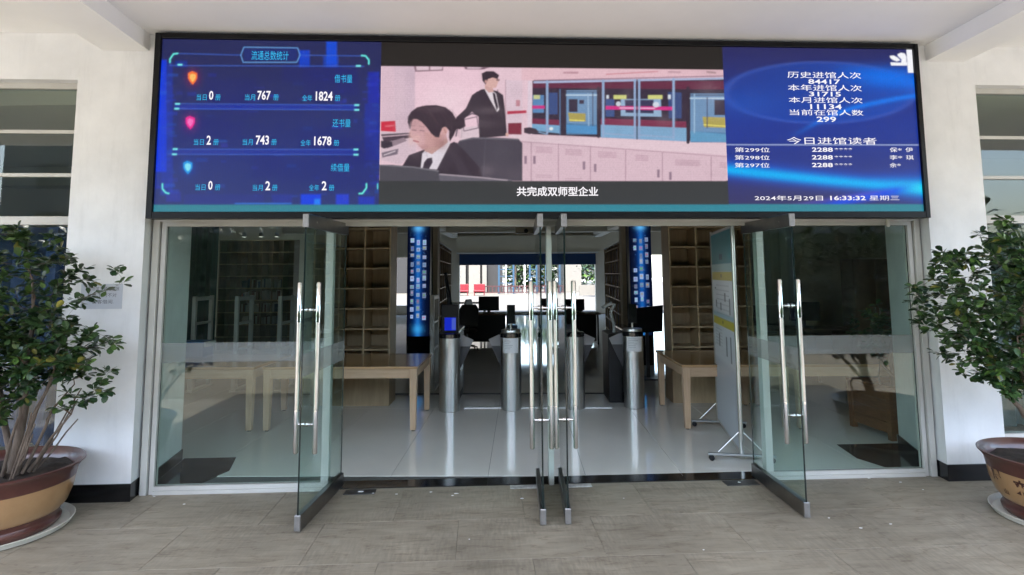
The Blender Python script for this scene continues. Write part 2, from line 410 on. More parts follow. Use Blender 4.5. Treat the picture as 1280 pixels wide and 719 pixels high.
# interior floor: bed, polished tiles, black threshold and borders
fl = MB(); ibox(fl, -10, 10, .75, 21.3, -.25, -.004)
fl.box(-4.2, 4.6, .05, 1.6, -.25, -.0045)
ifloor = struct(fl, 'hall_floor', M['alu_dark'])
TW, TD = .855, 2.64
tm = slab_mesh(TW-.003, TD-.003, .004, .001, M['itile'], 'floor_tile')
for j in range(8):
    for i in range(-9, 9):
        o = bpy.data.objects.new('floor_tile', tm); COL.objects.link(o); o.parent = ifloor
        p = I(-.545 + TW/2 + i*TW, .215 + TD/2 + j*TD); o.location = (p[0], p[1], 0); o.rotation_euler = (0,0,-AI)
th = MB()
ed = [-2.97, -2.1, -1.26, -.17, .68, 1.53, 2.4, 3.70]
for a, b in zip(ed[:-1], ed[1:]):
    th.prism_z([(a+.0015,.022),(b-.0015,.022),(b+.010,.2),(a+.013,.2)], -.1, .001)
th.prism_z([(-2.98,.022),(-2.9715,.022),(-2.62,.203),(-2.50,.55),(-2.60,.95),(-3.09,.95)], -.1, .002)
th.prism_z([(3.7015,.022),(3.71,.022),(4.10,.95),(3.42,.95),(3.34,.5),(3.44,.203)], -.1, .002)
struct(th, 'threshold_strip', M['black_floor'])

# entrance facade
fac = thing('entrance_wall', 'white painted entrance wall with black skirting round the glazed doors', 'wall')
ZC = 3.80
w = MB()
w.prism_z([(-3.59,-.15),(-2.98,-.15),(-3.0,.0),(-3.10,.90),(-3.59,.90)], 0, 3.40)      # left pier
w.prism_z([(3.72,-.15),(4.25,-.15),(4.25,.90),(4.05,.90),(3.74,.0)], 0, 3.44)            # right pier
w.box(-9, 9.5, -.15, .05, 3.44, ZC+.3)                                                  # band over everything
w.box(-9, -3.59, -.15, .05, 3.40, 3.44); w.box(-3.59, -2.98, -.15, .05, 3.40, 3.44)
w.box(-2.98, 3.72, -.15, .12, 2.262, 3.44)                                               # wall over the doors
w.box(-9, -5.6, -.15, .2, 0, 3.40); w.box(6.3, 9.5, -.15, .2, 0, 3.44)
w.box(-5.6, -3.59, -.15, .1, 0, .30); w.box(4.25, 6.3, -.15, .1, 0, .30)
w.build('wall_face', M['wall'], fac)
sk = MB()
sk.prism_z([(-9,-.162),(-2.972,-.162),(-2.992,-.004),(-3.0,-.004),(-2.99,-.1505),(-9,-.1505)], 0.0, .135)
sk.prism_z([(3.712,-.162),(9.5,-.162),(9.5,-.1505),(3.722,-.1505),(3.738,-.004),(3.731,-.004)], 0.0, .135)
sk.prism_z([(-2.995,.06),(-2.985,.06),(-3.085,.9),(-3.099,.9)], .003, .10)
sk.prism_z([(3.742,.06),(3.730,.06),(4.035,.9),(4.049,.9)], .003, .10)
sk.build('skirting', M['skirt'], fac)

# porch ceiling with two downstand beams; roof above and the long centre canopy
ceil = MB(); ceil.box(-12, 12, -4.4, -.152, ZC, ZC+.35); ceil.box(-4.3, 4.7, -6.2, -4.402, ZC+.002, ZC+.35)
ceil = struct(ceil, 'porch_ceiling', M['ceil'])
MB().prism_z([(-3.40,-.153),(-3.02,-.153),(-2.76,-6.1),(-3.14,-6.1)], 3.655, ZC-.001).build('beam', M['ceil'], ceil)
MB().prism_z([(3.80,-.153),(4.16,-.153),(3.80,-6.1),(3.44,-6.1)], 3.655, ZC-.001).build('beam', M['ceil'], ceil)

# ------------------------------------------------------------------ aluminium door frame
fr = thing('entrance_frame', 'white aluminium frame of the entrance with slim centre post', 'door frame')
XL, XR, XP, JL, JR, ZH = -2.962, 3.706, .3695, -1.4757, 2.2144, 2.177
def fbox(*a, name='frame_bar', m='alu'):
    return MB().box(*a).build(name, M[m], fr, bevel=.002)
fbox(XL-.012, XL+.040, -.035, .06, 0, 2.26, name='jamb'); fbox(XR-.040, XR+.012, -.035, .06, 0, 2.26, name='jamb')
fbox(XL+.0405, XL+.052, -.004, .05, .0, 2.2, name='gasket', m='alu_dark'); fbox(XR-.052, XR-.0405, -.004, .05, .0, 2.2, name='gasket', m='alu_dark')
fbox(XL+.0525, XL+.09, -.018, .045, .0, 2.215, name='glazing_stop'); fbox(XR-.09, XR-.0525, -.018, .045, .0, 2.215, name='glazing_stop')
fbox(XL+.041, XR-.041, -.034, .06, 2.2155, 2.261, name='head'); fbox(XL+.0905, XR-.0905, -.02, .045, 2.178, 2.215, name='head_stop')
for a, b in ((XL+.0905, JL), (JR, XR-.0905)):
    fbox(a, b, -.034, .045, .0, .03, name='sill'); fbox(a, b, -.02, .04, .0305, .062, name='glazing_stop')
fbox(JL-.062, JL, -.025, .05, .0625, 2.1775, name='jamb'); fbox(JR, JR+.062, -.025, .05, .0625, 2.1775, name='jamb')
fbox(XP-.022, XP+.022, -.022, .05, 0, 2.1775, name='centre_post')
fbox(XL+.041, XR-.041, -.16, -.036, 2.2625, 2.266, name='soffit_strip')
def pane(x0, x1, z0, z1, label):
    t = thing('fixed_pane', label, 'glass pane', ((x0+x1)/2, .012, z0))
    h = (x1-x0)/2
    gm = MB(); gm.box(-h, h, -.005, .005, 0, z1-z0); gm.m = [1,1,0,1,0,1]
    gm.build('glass', [M['glass'], M['glass_edge']], t)
    MB().box(-h, h, -.0075, -.0060, 1.045-z0, 1.205-z0).build('frosted_strip', M['frost'], t)
    return t
pane(XL+.091, JL-.063, .0625, 2.1775, 'large fixed glass pane left of the open doors beside the signed wall')
pane(JR+.063, XR-.091, .0625, 2.1775, 'large fixed glass pane right of the open doors with a wooden planter behind it')

# ------------------------------------------------------------------ door leaves
LW, LT, LB, RH = .90, 2.204, .010, .104
def leaf(x, ang, label, flip):
    """local x runs from the pivot to the free edge, local y is the thickness"""
    t = thing('glass_door', label, 'glass door', (x, 0, 0), math.radians(-ang) if False else 0, group='open glass door leaves')
    # direction from pivot outwards
    a = math.radians(ang); t.rotation_euler = (0, 0, math.atan2(-math.sin(a), -math.cos(a)))
    i0, i1 = -.07, LW-.07
    gm = MB(); gm.box(i0+.004, i1-.006, -.006, .006, LB+RH-.01, LT-.09); gm.m = [1,1,0,1,0,1]
    gm.build('glass', [M['glass_leaf'], M['glass_edge']], t)
    for nm, z0, z1 in (('bottom_rail', LB, LB+RH), ('top_rail', LT-.098, LT)):
        r = MB().box(i0, i1-.003, -.022, .022, z0, z1).build(nm, M['railsteel'], t, bevel=.003)
        MB().box(i1-.0025, i1+.004, -.021, .021, z0+.001, z1-.001).build('end_cap', M['railcap'], r, bevel=.003)
    hx = i1-.105
    for s in (-1, 1):
        h = MB().tube([(hx, s*.070, .80), (hx, s*.070, 1.42)], .0165, 16).build('handle', M['satin'], t, smooth=True)
        MB().tube([(hx, s*.070, .495), (hx, s*.070, .503), (hx, s*.070, .7995)], [.013,.0185,.0185], 16).build('handle_sleeve', M['chrome'], h, smooth=True)
        MB().tube([(hx, s*.070, 1.4205), (hx, s*.070, 1.702), (hx, s*.070, 1.710)], [.0185,.0185,.013], 16).build('handle_sleeve', M['chrome'], h, smooth=True)
        for z in (.70, 1.51):
            MB().tube([(hx, s*.0065, z), (hx, s*.020, z), (hx, s*.0205, z), (hx, s*.052, z)], [.017,.017,.009,.009], 12).build('standoff', M['chrome'], h, smooth=True)
    for s in (-1, 1):
        MB().box(i0+.004, i1-.006, s*.0066-.0004, s*.0066+.0004, 1.045, 1.205).build('frosted_strip', M['frost'], t) if s == flip else None
    MB().tube([(i1-.16, .0222*flip, LT-.05), (i1-.16, .0245*flip, LT-.05)], .006, 10).build('screw', M['chrome'], t)
    return t
leaf(-1.3995, 84.2, 'outermost left glass door leaf, swung open beside the left fixed pane', 1)
leaf(.2627, 86.7, 'open glass door leaf just left of the slim centre post', 1)
leaf(.4536, 85.7, 'open glass door leaf just right of the slim centre post', 1)
leaf(2.142, 88.3, 'outermost right glass door leaf, swung open beside the display board', -1)

# floor springs
def plate(x0, x1, y0, y1, m, label, nm='floor_spring', cat='floor spring'):
    o = MB().box(-(x1-x0)/2, (x1-x0)/2, -(y1-y0)/2, (y1-y0)/2, 0, .005).build(nm, M[m], None, bevel=.001, label=label, cat=cat)
    o.location = ((x0+x1)/2, (y0+y1)/2, .0005); return o
M['plate'] = mat('worn_steel_plate', (.10,.10,.10), .4, .7, var=.4, vscale=10)
M['platew'] = mat('pale_worn_plate', (.55,.55,.53), .5, .2, var=.5, vscale=14)
plate(-1.33, -1.08, -.13, -.02, 'plate', 'dark floor spring cover with paint spots below the left door leaf')
plate(.02, .30, -.085, -.012, 'platew', 'pale worn floor spring cover left of the centre post foot')
plate(.44, .70, -.085, -.012, 'platew', 'pale worn floor spring cover right of the centre post foot')
p4 = plate(1.82, 2.10, -.14, -.02, 'plate', 'dark floor spring cover with a white spot below the right door leaf')
# paint spots and scraps on the paving
sc = MB()
spots = [(-2.52,-.24,.013),(-2.84,.0-.06,.010),(-1.20,-.075,.02),(-1.09,-.118,.012),(1.95,-.075,.018),(-.42,-.16,.018),(-.45,-.2,.012),(-.9,-.14,.012),(2.4,-1.0,.012),(2.65,-.95,.010),(2.28,-.82,.009),(3.3,-.15,.012),(3.36,-.33,.009),(3.1,-.04,.012),(-.63,-.11,.014),(1.2,-1.25,.006),(.9,-.35,.006),(-3.0,-1.35,.01),(-.3,-1.0,.006),(.1,-.3,.02)]
for x, y, r in spots:
    r *= .8
    n = 7; ph = random.random()*6
    pts = [(x+r*random.uniform(.6,1.2)*math.cos(ph+2*PI*k/n)*1.3, y+r*random.uniform(.5,1.1)*math.sin(ph+2*PI*k/n)*.8) for k in range(n)]
    sc.prism_z(pts, .0008 if not (abs(y+.075) < .05 and (x < -1.0 and x > -1.35 or 1.8 < x < 2.1)) else .0056, .0022 if not (abs(y+.075) < .05 and (x < -1.0 and x > -1.35 or 1.8 < x < 2.1)) else .0075)
sc.build('litter', M['paper'], None, label='small white scraps and paint drips scattered on the paving', cat='litter', kind='stuff')

# ------------------------------------------------------------------ side windows
def window(x0, x1, z0, z1, label, side):
    t = thing('side_window', label, 'window', (0,0,0))
    fm = lambda a, b, c, d, e, f, nm='frame': MB().box(a,b,c,d,e,f).build(nm, M['alu'], t, bevel=.002)
    fm(x0, x1, -.06, .02, z1-.05, z1-.001, 'frame_head'); fm(x0, x1, -.06, .02, z0+.001, z0+.05, 'frame_sill')
    fm(x0+.001, x0+.05, -.058, .02, z0+.051, z1-.051, 'frame_jamb'); fm(x1-.05, x1-.001, -.058, .02, z0+.051, z1-.051, 'frame_jamb')
    bars = [2.98, 2.61]
    fm(x0+.051, x1-.051, -.07, .02, 2.19, 2.26, 'transom')
    for b in bars: fm(x0+.051, x1-.051, -.05, .01, b-.015, b+.015, 'glazing_bar')
    zs = [z0+.051, 2.189, 2.261, 2.594, 2.626, 2.964, 2.996, z1-.051]
    for k in range(0, 8, 2):
        gm = MB(); gm.box(x0+.0515, x1-.0515, -.028, -.02, zs[k], zs[k+1]); gm.m = [1,1,0,1,0,1]
        gm.build('pane', [M['glass'], M['glass_edge']], t)
    return t
window(-5.6, -3.591, .30, 3.40, 'tall white framed window behind the left potted plant', -1)
window(4.251, 6.3, .30, 3.44, 'tall white framed window behind the right potted plant', 1)

# ------------------------------------------------------------------ notice on the left pier and small hook on the frame head
def text_mesh(body, bold=0.0):
    cu = bpy.data.curves.new('lettering', 'FONT'); cu.body = body; cu.size = 1; cu.offset = bold; cu.resolution_u = 2
    cu.align_x = 'LEFT'
    ob = bpy.data.objects.new('lettering', cu); COL.objects.link(ob)
    bpy.context.view_layer.update()
    me = bpy.data.meshes.new_from_object(ob.evaluated_get(bpy.context.evaluated_depsgraph_get()))
    bpy.data.objects.remove(ob)
    return me
def text_xz(body, x0, x1, z0, z1, y, m, parent, name='lettering', bold=0.0):
    """lettering standing in the plane y, filling the rectangle"""
    me = text_mesh(body, bold)
    n = len(me.vertices); co = np.zeros(n*3); me.vertices.foreach_get('co', co); co = co.reshape(-1,3)
    mn = co.min(0); mx = co.max(0); s = (co-mn)/np.maximum(mx-mn, 1e-6)
    out = np.stack([x0+(x1-x0)*s[:,0], np.full(n, y), z0+(z1-z0)*s[:,1]], 1)
    me.vertices.foreach_set('co', out.ravel()); me.update(); me.materials.clear(); me.materials.append(m)
    o = bpy.data.objects.new(name, me); COL.objects.link(o); o.parent = parent
    return o
nt_ = thing('wall_notice', 'small printed paper notice on the white pier beside the left plant', 'notice', (0,0,0))
MB().box(-3.45, -3.125, -.1535, -.1503, 1.50, 1.70).build('sheet', mat('notice_sheet', (.52,.55,.60), .6, var=.04), nt_)
for i, (tx, a, b) in enumerate((('图书馆主题活动展', -3.40, -3.15), ('布置. 暂时不对', -3.40, -3.17), ('访客借阅.', -3.36, -3.19))):
    text_xz(tx, a, b, 1.645-.052*i, 1.678-.052*i, -.1542, M['ink'], nt_)
hk = thing('frame_hook', 'small pale hook clipped to the frame head at upper right', 'hook', (3.42,-.05,2.23))
MB().tube([(0,.01,0),(0,-.14,.02),(-.03,-.17,.05),(-.05,-.17,.05)], [.009,.009,.014,.010], 8).build('hook_arm', M['saucer'], hk, smooth=True)
MB().box(-.012,.012,.0,.02,-.07,.02).build('clip', M['saucer'], hk)
# =================================================================== LED DISPLAY
class Canvas:
    """colours of a flat screen or print, painted on a fine grid of real LED-sized cells"""
    def __init__(s, X, Y, base):
        s.X, s.Y = X, Y; s.c = np.zeros(X.shape+(3,)); s.c[:] = lin(base)
    def blend(s, mask, col):
        c = lin(col) if not callable(col) else col(s.X, s.Y)
        s.c += (c-s.c)*np.clip(mask, 0, 1)[..., None]
    def poly(s, pts, col, a=1.0, soft=.7):
        X, Y = s.X, s.Y; pts = np.array(pts, float); n = len(pts)
        pad = 2+soft*2; bb = (X > pts[:,0].min()-pad) & (X < pts[:,0].max()+pad) & (Y > pts[:,1].min()-pad) & (Y < pts[:,1].max()+pad)
        if not bb.any(): return
        x = X[bb]; y = Y[bb]; d = np.full(x.shape, 1e9); ins = np.zeros(x.shape, bool)
        for i in range(n):
            x0, y0 = pts[i]; x1, y1 = pts[(i+1)%n]; ex, ey = x1-x0, y1-y0; L = ex*ex+ey*ey+1e-9
            t = np.clip(((x-x0)*ex+(y-y0)*ey)/L, 0, 1)
            d = np.minimum(d, np.hypot(x-x0-t*ex, y-y0-t*ey))
            cr = ((y0 > y) != (y1 > y)) & (x < (x1-x0)*(y-y0)/(y1-y0+1e-12)+x0); ins ^= cr
        sd = np.where(ins, d, -d); mk = np.zeros(X.shape); mk[bb] = np.clip(sd/soft+.5, 0, 1)*a
        s.blend(mk, col)
    def rect(s, x0, y0, x1, y1, col, a=1.0, soft=.7): s.poly([(x0,y0),(x1,y0),(x1,y1),(x0,y1)], col, a, soft)
    def line(s, pts, w, col, a=1.0, soft=.8):
        X, Y = s.X, s.Y; d = np.full(X.shape, 1e9)
        for (x0,y0),(x1,y1) in zip(pts[:-1], pts[1:]):
            ex, ey = x1-x0, y1-y0; L = ex*ex+ey*ey+1e-9; t = np.clip(((X-x0)*ex+(Y-y0)*ey)/L, 0, 1)
            d = np.minimum(d, np.hypot(X-x0-t*ex, Y-y0-t*ey))
        s.blend(np.clip((w/2-d)/soft+.5, 0, 1)*a, col)
    def glow(s, x, y, rx, ry, col, a=1.0, p=1.5): s.blend(a*np.exp(-(((s.X-x)/rx)**2+((s.Y-y)/ry)**2)*p), col)
    def ell(s, x, y, rx, ry, col, a=1.0, soft=.8):
        r = np.hypot((s.X-x)/rx, (s.Y-y)/ry); s.blend(np.clip((1-r)*min(rx,ry)/soft+.5, 0, 1)*a, col)

def grid_obj(name, P, rgb, m, parent):
    """P (ny,nx,3) positions, rgb (ny,nx,3) linear colours"""
    ny, nx = P.shape[:2]
    me = bpy.data.meshes.new(name); nv = nx*ny; nf = (nx-1)*(ny-1)
    idx = np.arange(nv).reshape(ny, nx)
    q = np.stack([idx[:-1,:-1], idx[:-1,1:], idx[1:,1:], idx[1:,:-1]], -1).reshape(-1)
    me.vertices.add(nv); me.vertices.foreach_set('co', P.reshape(-1).astype(np.float32))
    me.loops.add(nf*4); me.loops.foreach_set('vertex_index', q.astype(np.int32))
    me.polygons.add(nf); me.polygons.foreach_set('loop_start', np.arange(0, nf*4, 4, dtype=np.int32))
    try: me.polygons.foreach_set('loop_total', np.full(nf, 4, dtype=np.int32))
    except Exception: pass
    a = me.color_attributes.new('Col', 'FLOAT_COLOR', 'POINT')
    a.data.foreach_set('color', np.concatenate([rgb, np.ones((ny,nx,1))], -1).reshape(-1).astype(np.float32))
    me.update(calc_edges=True); me.materials.append(m)
    o = bpy.data.objects.new(name, me); COL.objects.link(o); o.parent = parent
    return o

SX0, SX1, SZ0, SZ1, SY = -2.862, 3.60, 2.278, 3.722, -.252
led = thing('led_display', 'wide blue LED display with statistics and video above the glass doors', 'display')
MB().box(-2.912, 3.642, -.235, -.1505, 2.222, 3.768).build('cabinet', M['bezel'], led)
for a in ((-2.913, -2.863, -.276, -.2352, 2.221, 3.769), (3.601, 3.643, -.276, -.2352, 2.221, 3.769),
          (-2.8628, 3.6008, -.275, -.2352, 2.221, 2.277), (-2.8628, 3.6008, -.275, -.2352, 3.723, 3.769)):
    MB().box(*a).build('bezel', M['bezel'], led, bevel=.004)
scr = attr_emit_mat('led_screen', EM)
def screen_part(name, x0, x1, z0, z1, nx, nz, base, painter, soft_=1):
    X, Z = np.meshgrid(np.linspace(x0, x1, nx), np.linspace(z0, z1, nz))
    px, py = proj(X, np.full(X.shape, SY), Z)
    cv = Canvas(px, py, base); painter(cv)
    k = np.array([1,2,1])/4.0; g = cv.c
    for _ in range(soft_):
        g = np.pad(g, ((1,1),(1,1),(0,0)), 'edge'); g = g[:-2]*k[0]+g[1:-1]*k[1]+g[2:]*k[2]; g = g[:,:-2]*k[0]+g[:,1:-1]*k[1]+g[:,2:]*k[2]
    nz_ = rng.normal(0, 1, g.shape[:2]); nz_ = (nz_+np.roll(nz_,1,0)+np.roll(nz_,1,1)+np.roll(nz_,-1,0))/2
    cv.c = np.clip(g*(1+.035*nz_[...,None]), 0, 1)
    P = np.stack([X, np.full(X.shape, SY), Z], -1)
    return grid_obj(name, P, cv.c, scr, led)

def p_left(c):
    X, Y = c.X, c.Y
    c.blend(np.clip((Y-75)/120, 0, 1)*.8, (38,52,128)); c.blend(np.clip((Y-195)/60, 0, 1)*.55, (52,62,116))
    # dark navy top, the electric blue towers, faint circuitry
    for x0,y0,x1,y1,col,a in ((190,75,208,215,(6,60,235),.85),(201,78,216,240,(20,60,200),.35),(374,63,387,84,(10,70,215),.8),(408,52,421,84,(16,80,225),.85),
                              (404,70,423,84,(18,80,225),.45),(219,76,234,84,(20,60,170),.6),(460,90,474,130,(20,40,190),.6),(456,130,474,200,(25,50,185),.45),
                              (376,243,401,256,(14,70,245),.8),(420,243,436,256,(40,70,235),.7),(393,249,400,256,(40,140,255),.8),(448,246,468,256,(30,60,215),.55),
                              (340,243,365,256,(40,60,190),.35),(188,215,200,236,(30,60,190),.35),(230,243,330,256,(44,56,160),.3),(208,240,226,252,(50,60,190),.4)):
        c.rect(x0,y0,x1,y1,col,a,2.5)
    r = np.random.default_rng(3)
    for k in range(150):
        x = r.choice([r.uniform(196,212), r.uniform(452,474), r.uniform(215,455)], p=[.34,.36,.3]); y = r.uniform(90, 250)
        c.rect(x, y, x+r.uniform(3,14), y+r.uniform(1,5), (int(r.uniform(30,70)), int(r.uniform(60,110)), 215), r.uniform(.08,.32), 1.5)
    for k in range(14):
        x = r.uniform(225,440); y = r.uniform(80,240); c.rect(x, y, x+r.uniform(30,90), y+r.uniform(10,40), (30,36,120), .28, 6)
    n = lambda pts, w=1.0, col=(70,110,215), a=.7: c.line(pts, w, col, a)
    n([(222,67),(302,69)]); n([(374,69),(452,70)])
    n([(305,59),(372,60),(375,69),(371,78),(304,78),(301,69),(305,59)], 1.1, (110,170,235), .9)
    c.rect(305,61,371,76,(16,52,150),.35,2)
    n([(212,82),(455,83)]); c.rect(218,131,446,137,(30,60,190),.5,1.5); n([(218,129.5),(447,131.5)]); n([(218,136),(447,137.5)]); c.rect(218,187,446,193,(40,62,180),.45,1.5)
    n([(216,186.5),(444,187)]); n([(216,193),(444,193.5)])
    n([(294,254.5),(364,254.5)], 1.2, (60,130,230), .9)
    for x, y in ((225,81),(448,82.5),(222,130),(446,131.5),(221,136),(446,137.5),(219,186.5),(445,187),(218,193),(445,193.5)):
        c.rect(x-3, y-1, x+3, y+1, (130,240,250), 1, .8)
    for pts in ([(212.5,78),(212.5,74),(217,67.5),(222,67)],[(452,69.5),(457,70),(461,75),(461,80)],[(203,230),(203,236),(207,241),(211,242)],[(449,242),(453,242),(458,235),(458,230)]):
        c.line(pts, 1.8, (110,240,235), 1)
    c.line([(472,230),(472,236)], 1.2, (110,230,240), 1)
    def shield(x, y, c1, c2, halo):
        c.glow(x, y, 10, 12, halo, .55)
        s = lambda k: [(x-6*k,y-5.5*k),(x-1*k,y-8*k),(x+5.5*k,y-5.5*k),(x+5.5*k,y+1*k),(x+3*k,y+5.5*k),(x,y+9*k),(x-3.5*k,y+5.5*k),(x-6*k,y+1*k)]
        c.poly(s(1), c1); c.poly(s(.62), c2, .9)
    shield(241,97,(250,120,60),(255,200,110),(150,40,60)); shield(238,153,(235,40,150),(255,120,200),(140,30,120)); shield(235,209,(30,150,230),(140,235,255),(20,80,190))
    c.blend(np.clip((Y-255.5)/1.2, 0, 1), (52,132,150))
    c.blend(.10*(np.sin(X*1.9)*.5+.5), (0,0,0))
def p_mid(c):
    X, Y = c.X, c.Y
    top = 82.5+ (X-476)*.0115
    c.blend(np.clip((Y-top)/.8, 0, 1)*np.clip((226-Y)/.8, 0, 1), (238,206,216))
    # ---- room on the left: walls
    c.poly([(477,83),(520,83),(520,170),(477,160)], (226,196,208)); c.poly([(493,83),(519,83),(518,150),(494,150)], (214,188,202))
    c.poly([(519,83),(600,84),(600,165),(519,165)], (244,208,220)); c.glow(560,130,40,30,(252,224,232),.7); c.glow(500,120,10,50,(232,204,214),.6); c.glow(700,210,160,16,(216,184,196),.35); c.glow(780,190,60,6,(246,224,230),.5)
    c.poly([(517,82),(554,83),(554,88.5),(519,90)], (150,120,130)); c.poly([(520,83),(536,83),(536,87.5),(521,88)], (232,205,215)); c.poly([(538,83),(553,83.5),(552,87),(538,87.5)], (232,205,215))
    c.poly([(580,84),(612,84.5),(604,87),(582,87)], (120,92,104)); c.poly([(584,84),(603,84.5),(600,86),(584,86)], (225,200,210))
    c.poly([(632,100),(653,101),(653,170),(634,168)], (230,205,216)); c.line([(632,100),(632,150)], 1, (190,160,172)); c.poly([(645,125),(650,125),(650,133),(645,133)], (200,140,150))
    c.poly([(634,139),(658,138),(658,141.5),(634,143)], (196,40,70)); c.poly([(635,154),(652,153.5),(652,169),(635,168)], (128,24,44))
    c.poly([(476,152),(494,151),(495,165),(476,164)], (214,26,52)); c.line([(482,158),(492,157)], 1.4, (240,120,130))
    # desk and kit on the left
    c.poly([(476,165),(520,166),(520,190),(500,206),(476,200)], (220,196,206)); c.poly([(476,168),(512,166),(516,172),(480,178)], (60,48,58))
    c.poly([(478,180),(505,172),(509,176),(484,186)], (150,130,140)); c.poly([(476,176),(490,177),(491,183),(480,186),(476,184)], (36,34,42)); c.line([(476,171),(515,168)],1,(230,200,210))
    c.poly([(477,191),(498,186),(497,193),(478,197)], (120,108,120)); c.line([(480,194),(494,189)],1,(238,220,228))
    # stool and chair behind
    c.line([(570,170),(574,150),(590,142),(598,144)], 2, (110,96,108)); c.poly([(575,160),(602,157),(604,172),(576,176)], (228,206,214)); c.line([(578,150),(596,146),(598,160),(580,164),(578,150)], 1.4, (130,112,124))
    # ---- counter with cupboards
    c.poly([(640,168),(908,176),(908,227),(640,227)], (226,196,206))
    c.poly([(640,169),(657,168.5),(908,180),(908,194),(640,176)], (236,210,218)); c.line([(652,177),(908,196)], 1.2, (196,164,176))
    for x, y in ((664,178),(698,180),(738,183),(782,188),(828,191),(889,196)):
        c.line([(x,y),(x,226)], 1.0, (176,142,156))
    for x0,x1,y in ((670,690,184),(707,727,187),(748,770,190),(795,810,194),(844,874,200),(900,908,203)):
        for k in range(4): c.line([(x0,y+k*2),(x1,y+1+k*2)], .9, (196,160,174))
    for x, y in ((657,200),(668,200),(730,207),(744,210),(823,217),(838,220)):
        c.poly([(x-1.6,y-5),(x+1.6,y-5),(x+1.6,y+5),(x-1.6,y+5)], (150,124,140))
    for x0,x1,y in ((670,690,219),(707,727,223)): 
        for k in range(2): c.line([(x0,y+k*2.5),(x1,y+.5+k*2.5)], .9, (200,168,180))
    # ---- platform doors: dark background, head band, train
    c.poly([(652,85),(908,87),(908,98),(665,101),(652,100)], (236,196,204)); c.line([(668,100.5),(908,95)], 1.2, (150,120,140))
    c.line([(705,91),(722,91)], 2.4, (170,120,132), .7); c.line([(758,93),(822,89.5)], 1.4, (200,110,120), .7); c.line([(836,90),(850,90.5)], 2, (160,120,130), .6); c.line([(884,90),(894,91)], 2.4, (150,120,120), .7)
    c.poly([(665,101),(908,97),(908,178),(850,176),(665,168)], (26,24,42))
    c.poly([(665,103),(908,101),(908,112),(665,110)], (96,22,52)); c.line([(668,103),(908,98)], 2.6, (178,190,222))
    c.poly([(660,101),(665.5,101),(665,168),(659,168)], (232,214,226))
    def saloon(x0, x1, y0, y1):
        c.poly([(x0,y0),(x1,y0),(x1,y1),(x0,y1)], (108,152,190)); c.poly([(x0,y1-14),(x1,y1-12),(x1,y1),(x0,y1)], (72,130,172))
        c.line([(x0,y0+6),(x1,y0+6)], 1.6, (200,225,245)); c.line([(x0,y0+2),(x1,y0+2)], 1, (30,40,70))
    saloon(708,746,113,168)
    c.poly([(711,124),(722,124),(722,140),(711,140)], (24,28,48)); c.poly([(724,125),(730,125),(730,130),(724,130)], (30,34,60)); c.poly([(710,141),(732,142),(732,152),(712,152)], (176,164,76)); c.line([(712,150),(730,151)],1.4,(235,225,110))
    c.line([(735,118),(736,160)], 1.4, (160,195,225)); c.line([(741,115),(741,160)], 1, (30,40,70)); c.poly([(708,156),(746,158),(746,168),(708,166)], (70,150,205))
    saloon(863,908,117,178)
    c.poly([(893,125),(908,125),(908,144),(893,144)], (22,28,48)); c.poly([(878,146),(908,147),(908,160),(880,159)], (180,168,74)); c.line([(880,156),(908,158)],1.4,(236,226,110)); c.poly([(863,164),(908,168),(908,178),(863,177)], (90,160,200)); c.line([(884,122),(884,160)],1.2,(40,60,96)); c.line([(868,118),(868,166)],1.3,(170,205,232))
    # white and red train skin with windows between
    c.poly([(665,148),(700,150),(700,157),(665,155)], (116,30,62)); c.poly([(665,155),(700,157),(700,167),(665,163)], (120,176,214)); c.poly([(686,116),(697,116),(697,143),(686,143)], (36,76,132))
    c.poly([(666,119),(680,119),(680,141),(666,141)], (84,140,190)); c.poly([(667,119),(675,119),(675,124),(667,124)], (206,214,150)); c.poly([(665,132),(681,132),(681,136),(665,136)], (206,30,130))
    c.poly([(751,148),(858,152),(858,161),(751,156)], (124,32,66)); c.poly([(751,156),(858,160),(859,177),(751,172)], (128,178,214))
    c.poly([(757,124),(768,124),(768,146),(757,146)], (40,80,136)); c.poly([(835,115),(852,116),(852,148),(836,148)], (34,72,126)); c.poly([(776,124),(826,124),(827,146),(776,145)], (150,184,214)); c.poly([(781,125),(817,125),(817,142),(782,141)], (30,42,78))
    c.poly([(767,119),(783,119),(783,124),(767,124)], (216,220,130)); c.poly([(810,119),(828,119),(828,124),(810,124)], (216,220,130)); c.poly([(758,119),(761,119),(761,123.5),(758,123.5)], (220,230,240)); c.poly([(835,118.5),(838.5,118.5),(838.5,124),(835,124)], (220,230,240))
    c.poly([(757,132.5),(841,133.5),(841,138),(757,137)], (214,28,132)); c.line([(775,135),(818,135.5)], 1.6, (250,190,225)); c.ell(773,130,3,3,(230,240,250),.8); c.ell(820,131,4,3.4,(235,240,250),.8)
    # glazed screen door frames
    for x, w, y0, y1 in ((684,3,102,166),(754,3,101,171),(793.5,2.6,100,173),(799,2.6,100,173),(842,3,99,173)):
        c.line([(x,y0),(x,y1)], w, (150,178,214))
    c.line([(796.3,100),(796.3,174)], 1.4, (10,10,24)); c.line([(757,167),(793,170)], 1.8, (150,180,214)); c.line([(800,169),(842,172)], 1.8, (150,180,214)); c.line([(684,168),(665,163)], 1.2, (140,180,214))
    c.line([(705,112),(705,168)], 3, (30,30,44)); c.line([(748,110),(748,171)], 3.4, (24,24,38)); c.line([(860,110),(860,178)], 4, (20,20,34)); c.line([(700,112),(700,168)],1.2,(90,130,170))
    c.poly([(655,160),(662,159),(670,161),(674,165),(662,168),(655,166)], (50,40,48)); c.ell(689,161,2.4,2,(240,250,250))
    # ---- standing man in a black suit
    suit = (36,33,37)
    c.poly([(601,112),(607,111),(622,114),(629,119),(631,135),(634,170),(599,173),(598,146),(590,140),(578,151),(571,150),(570,147),(583,135),(590,119)], suit)
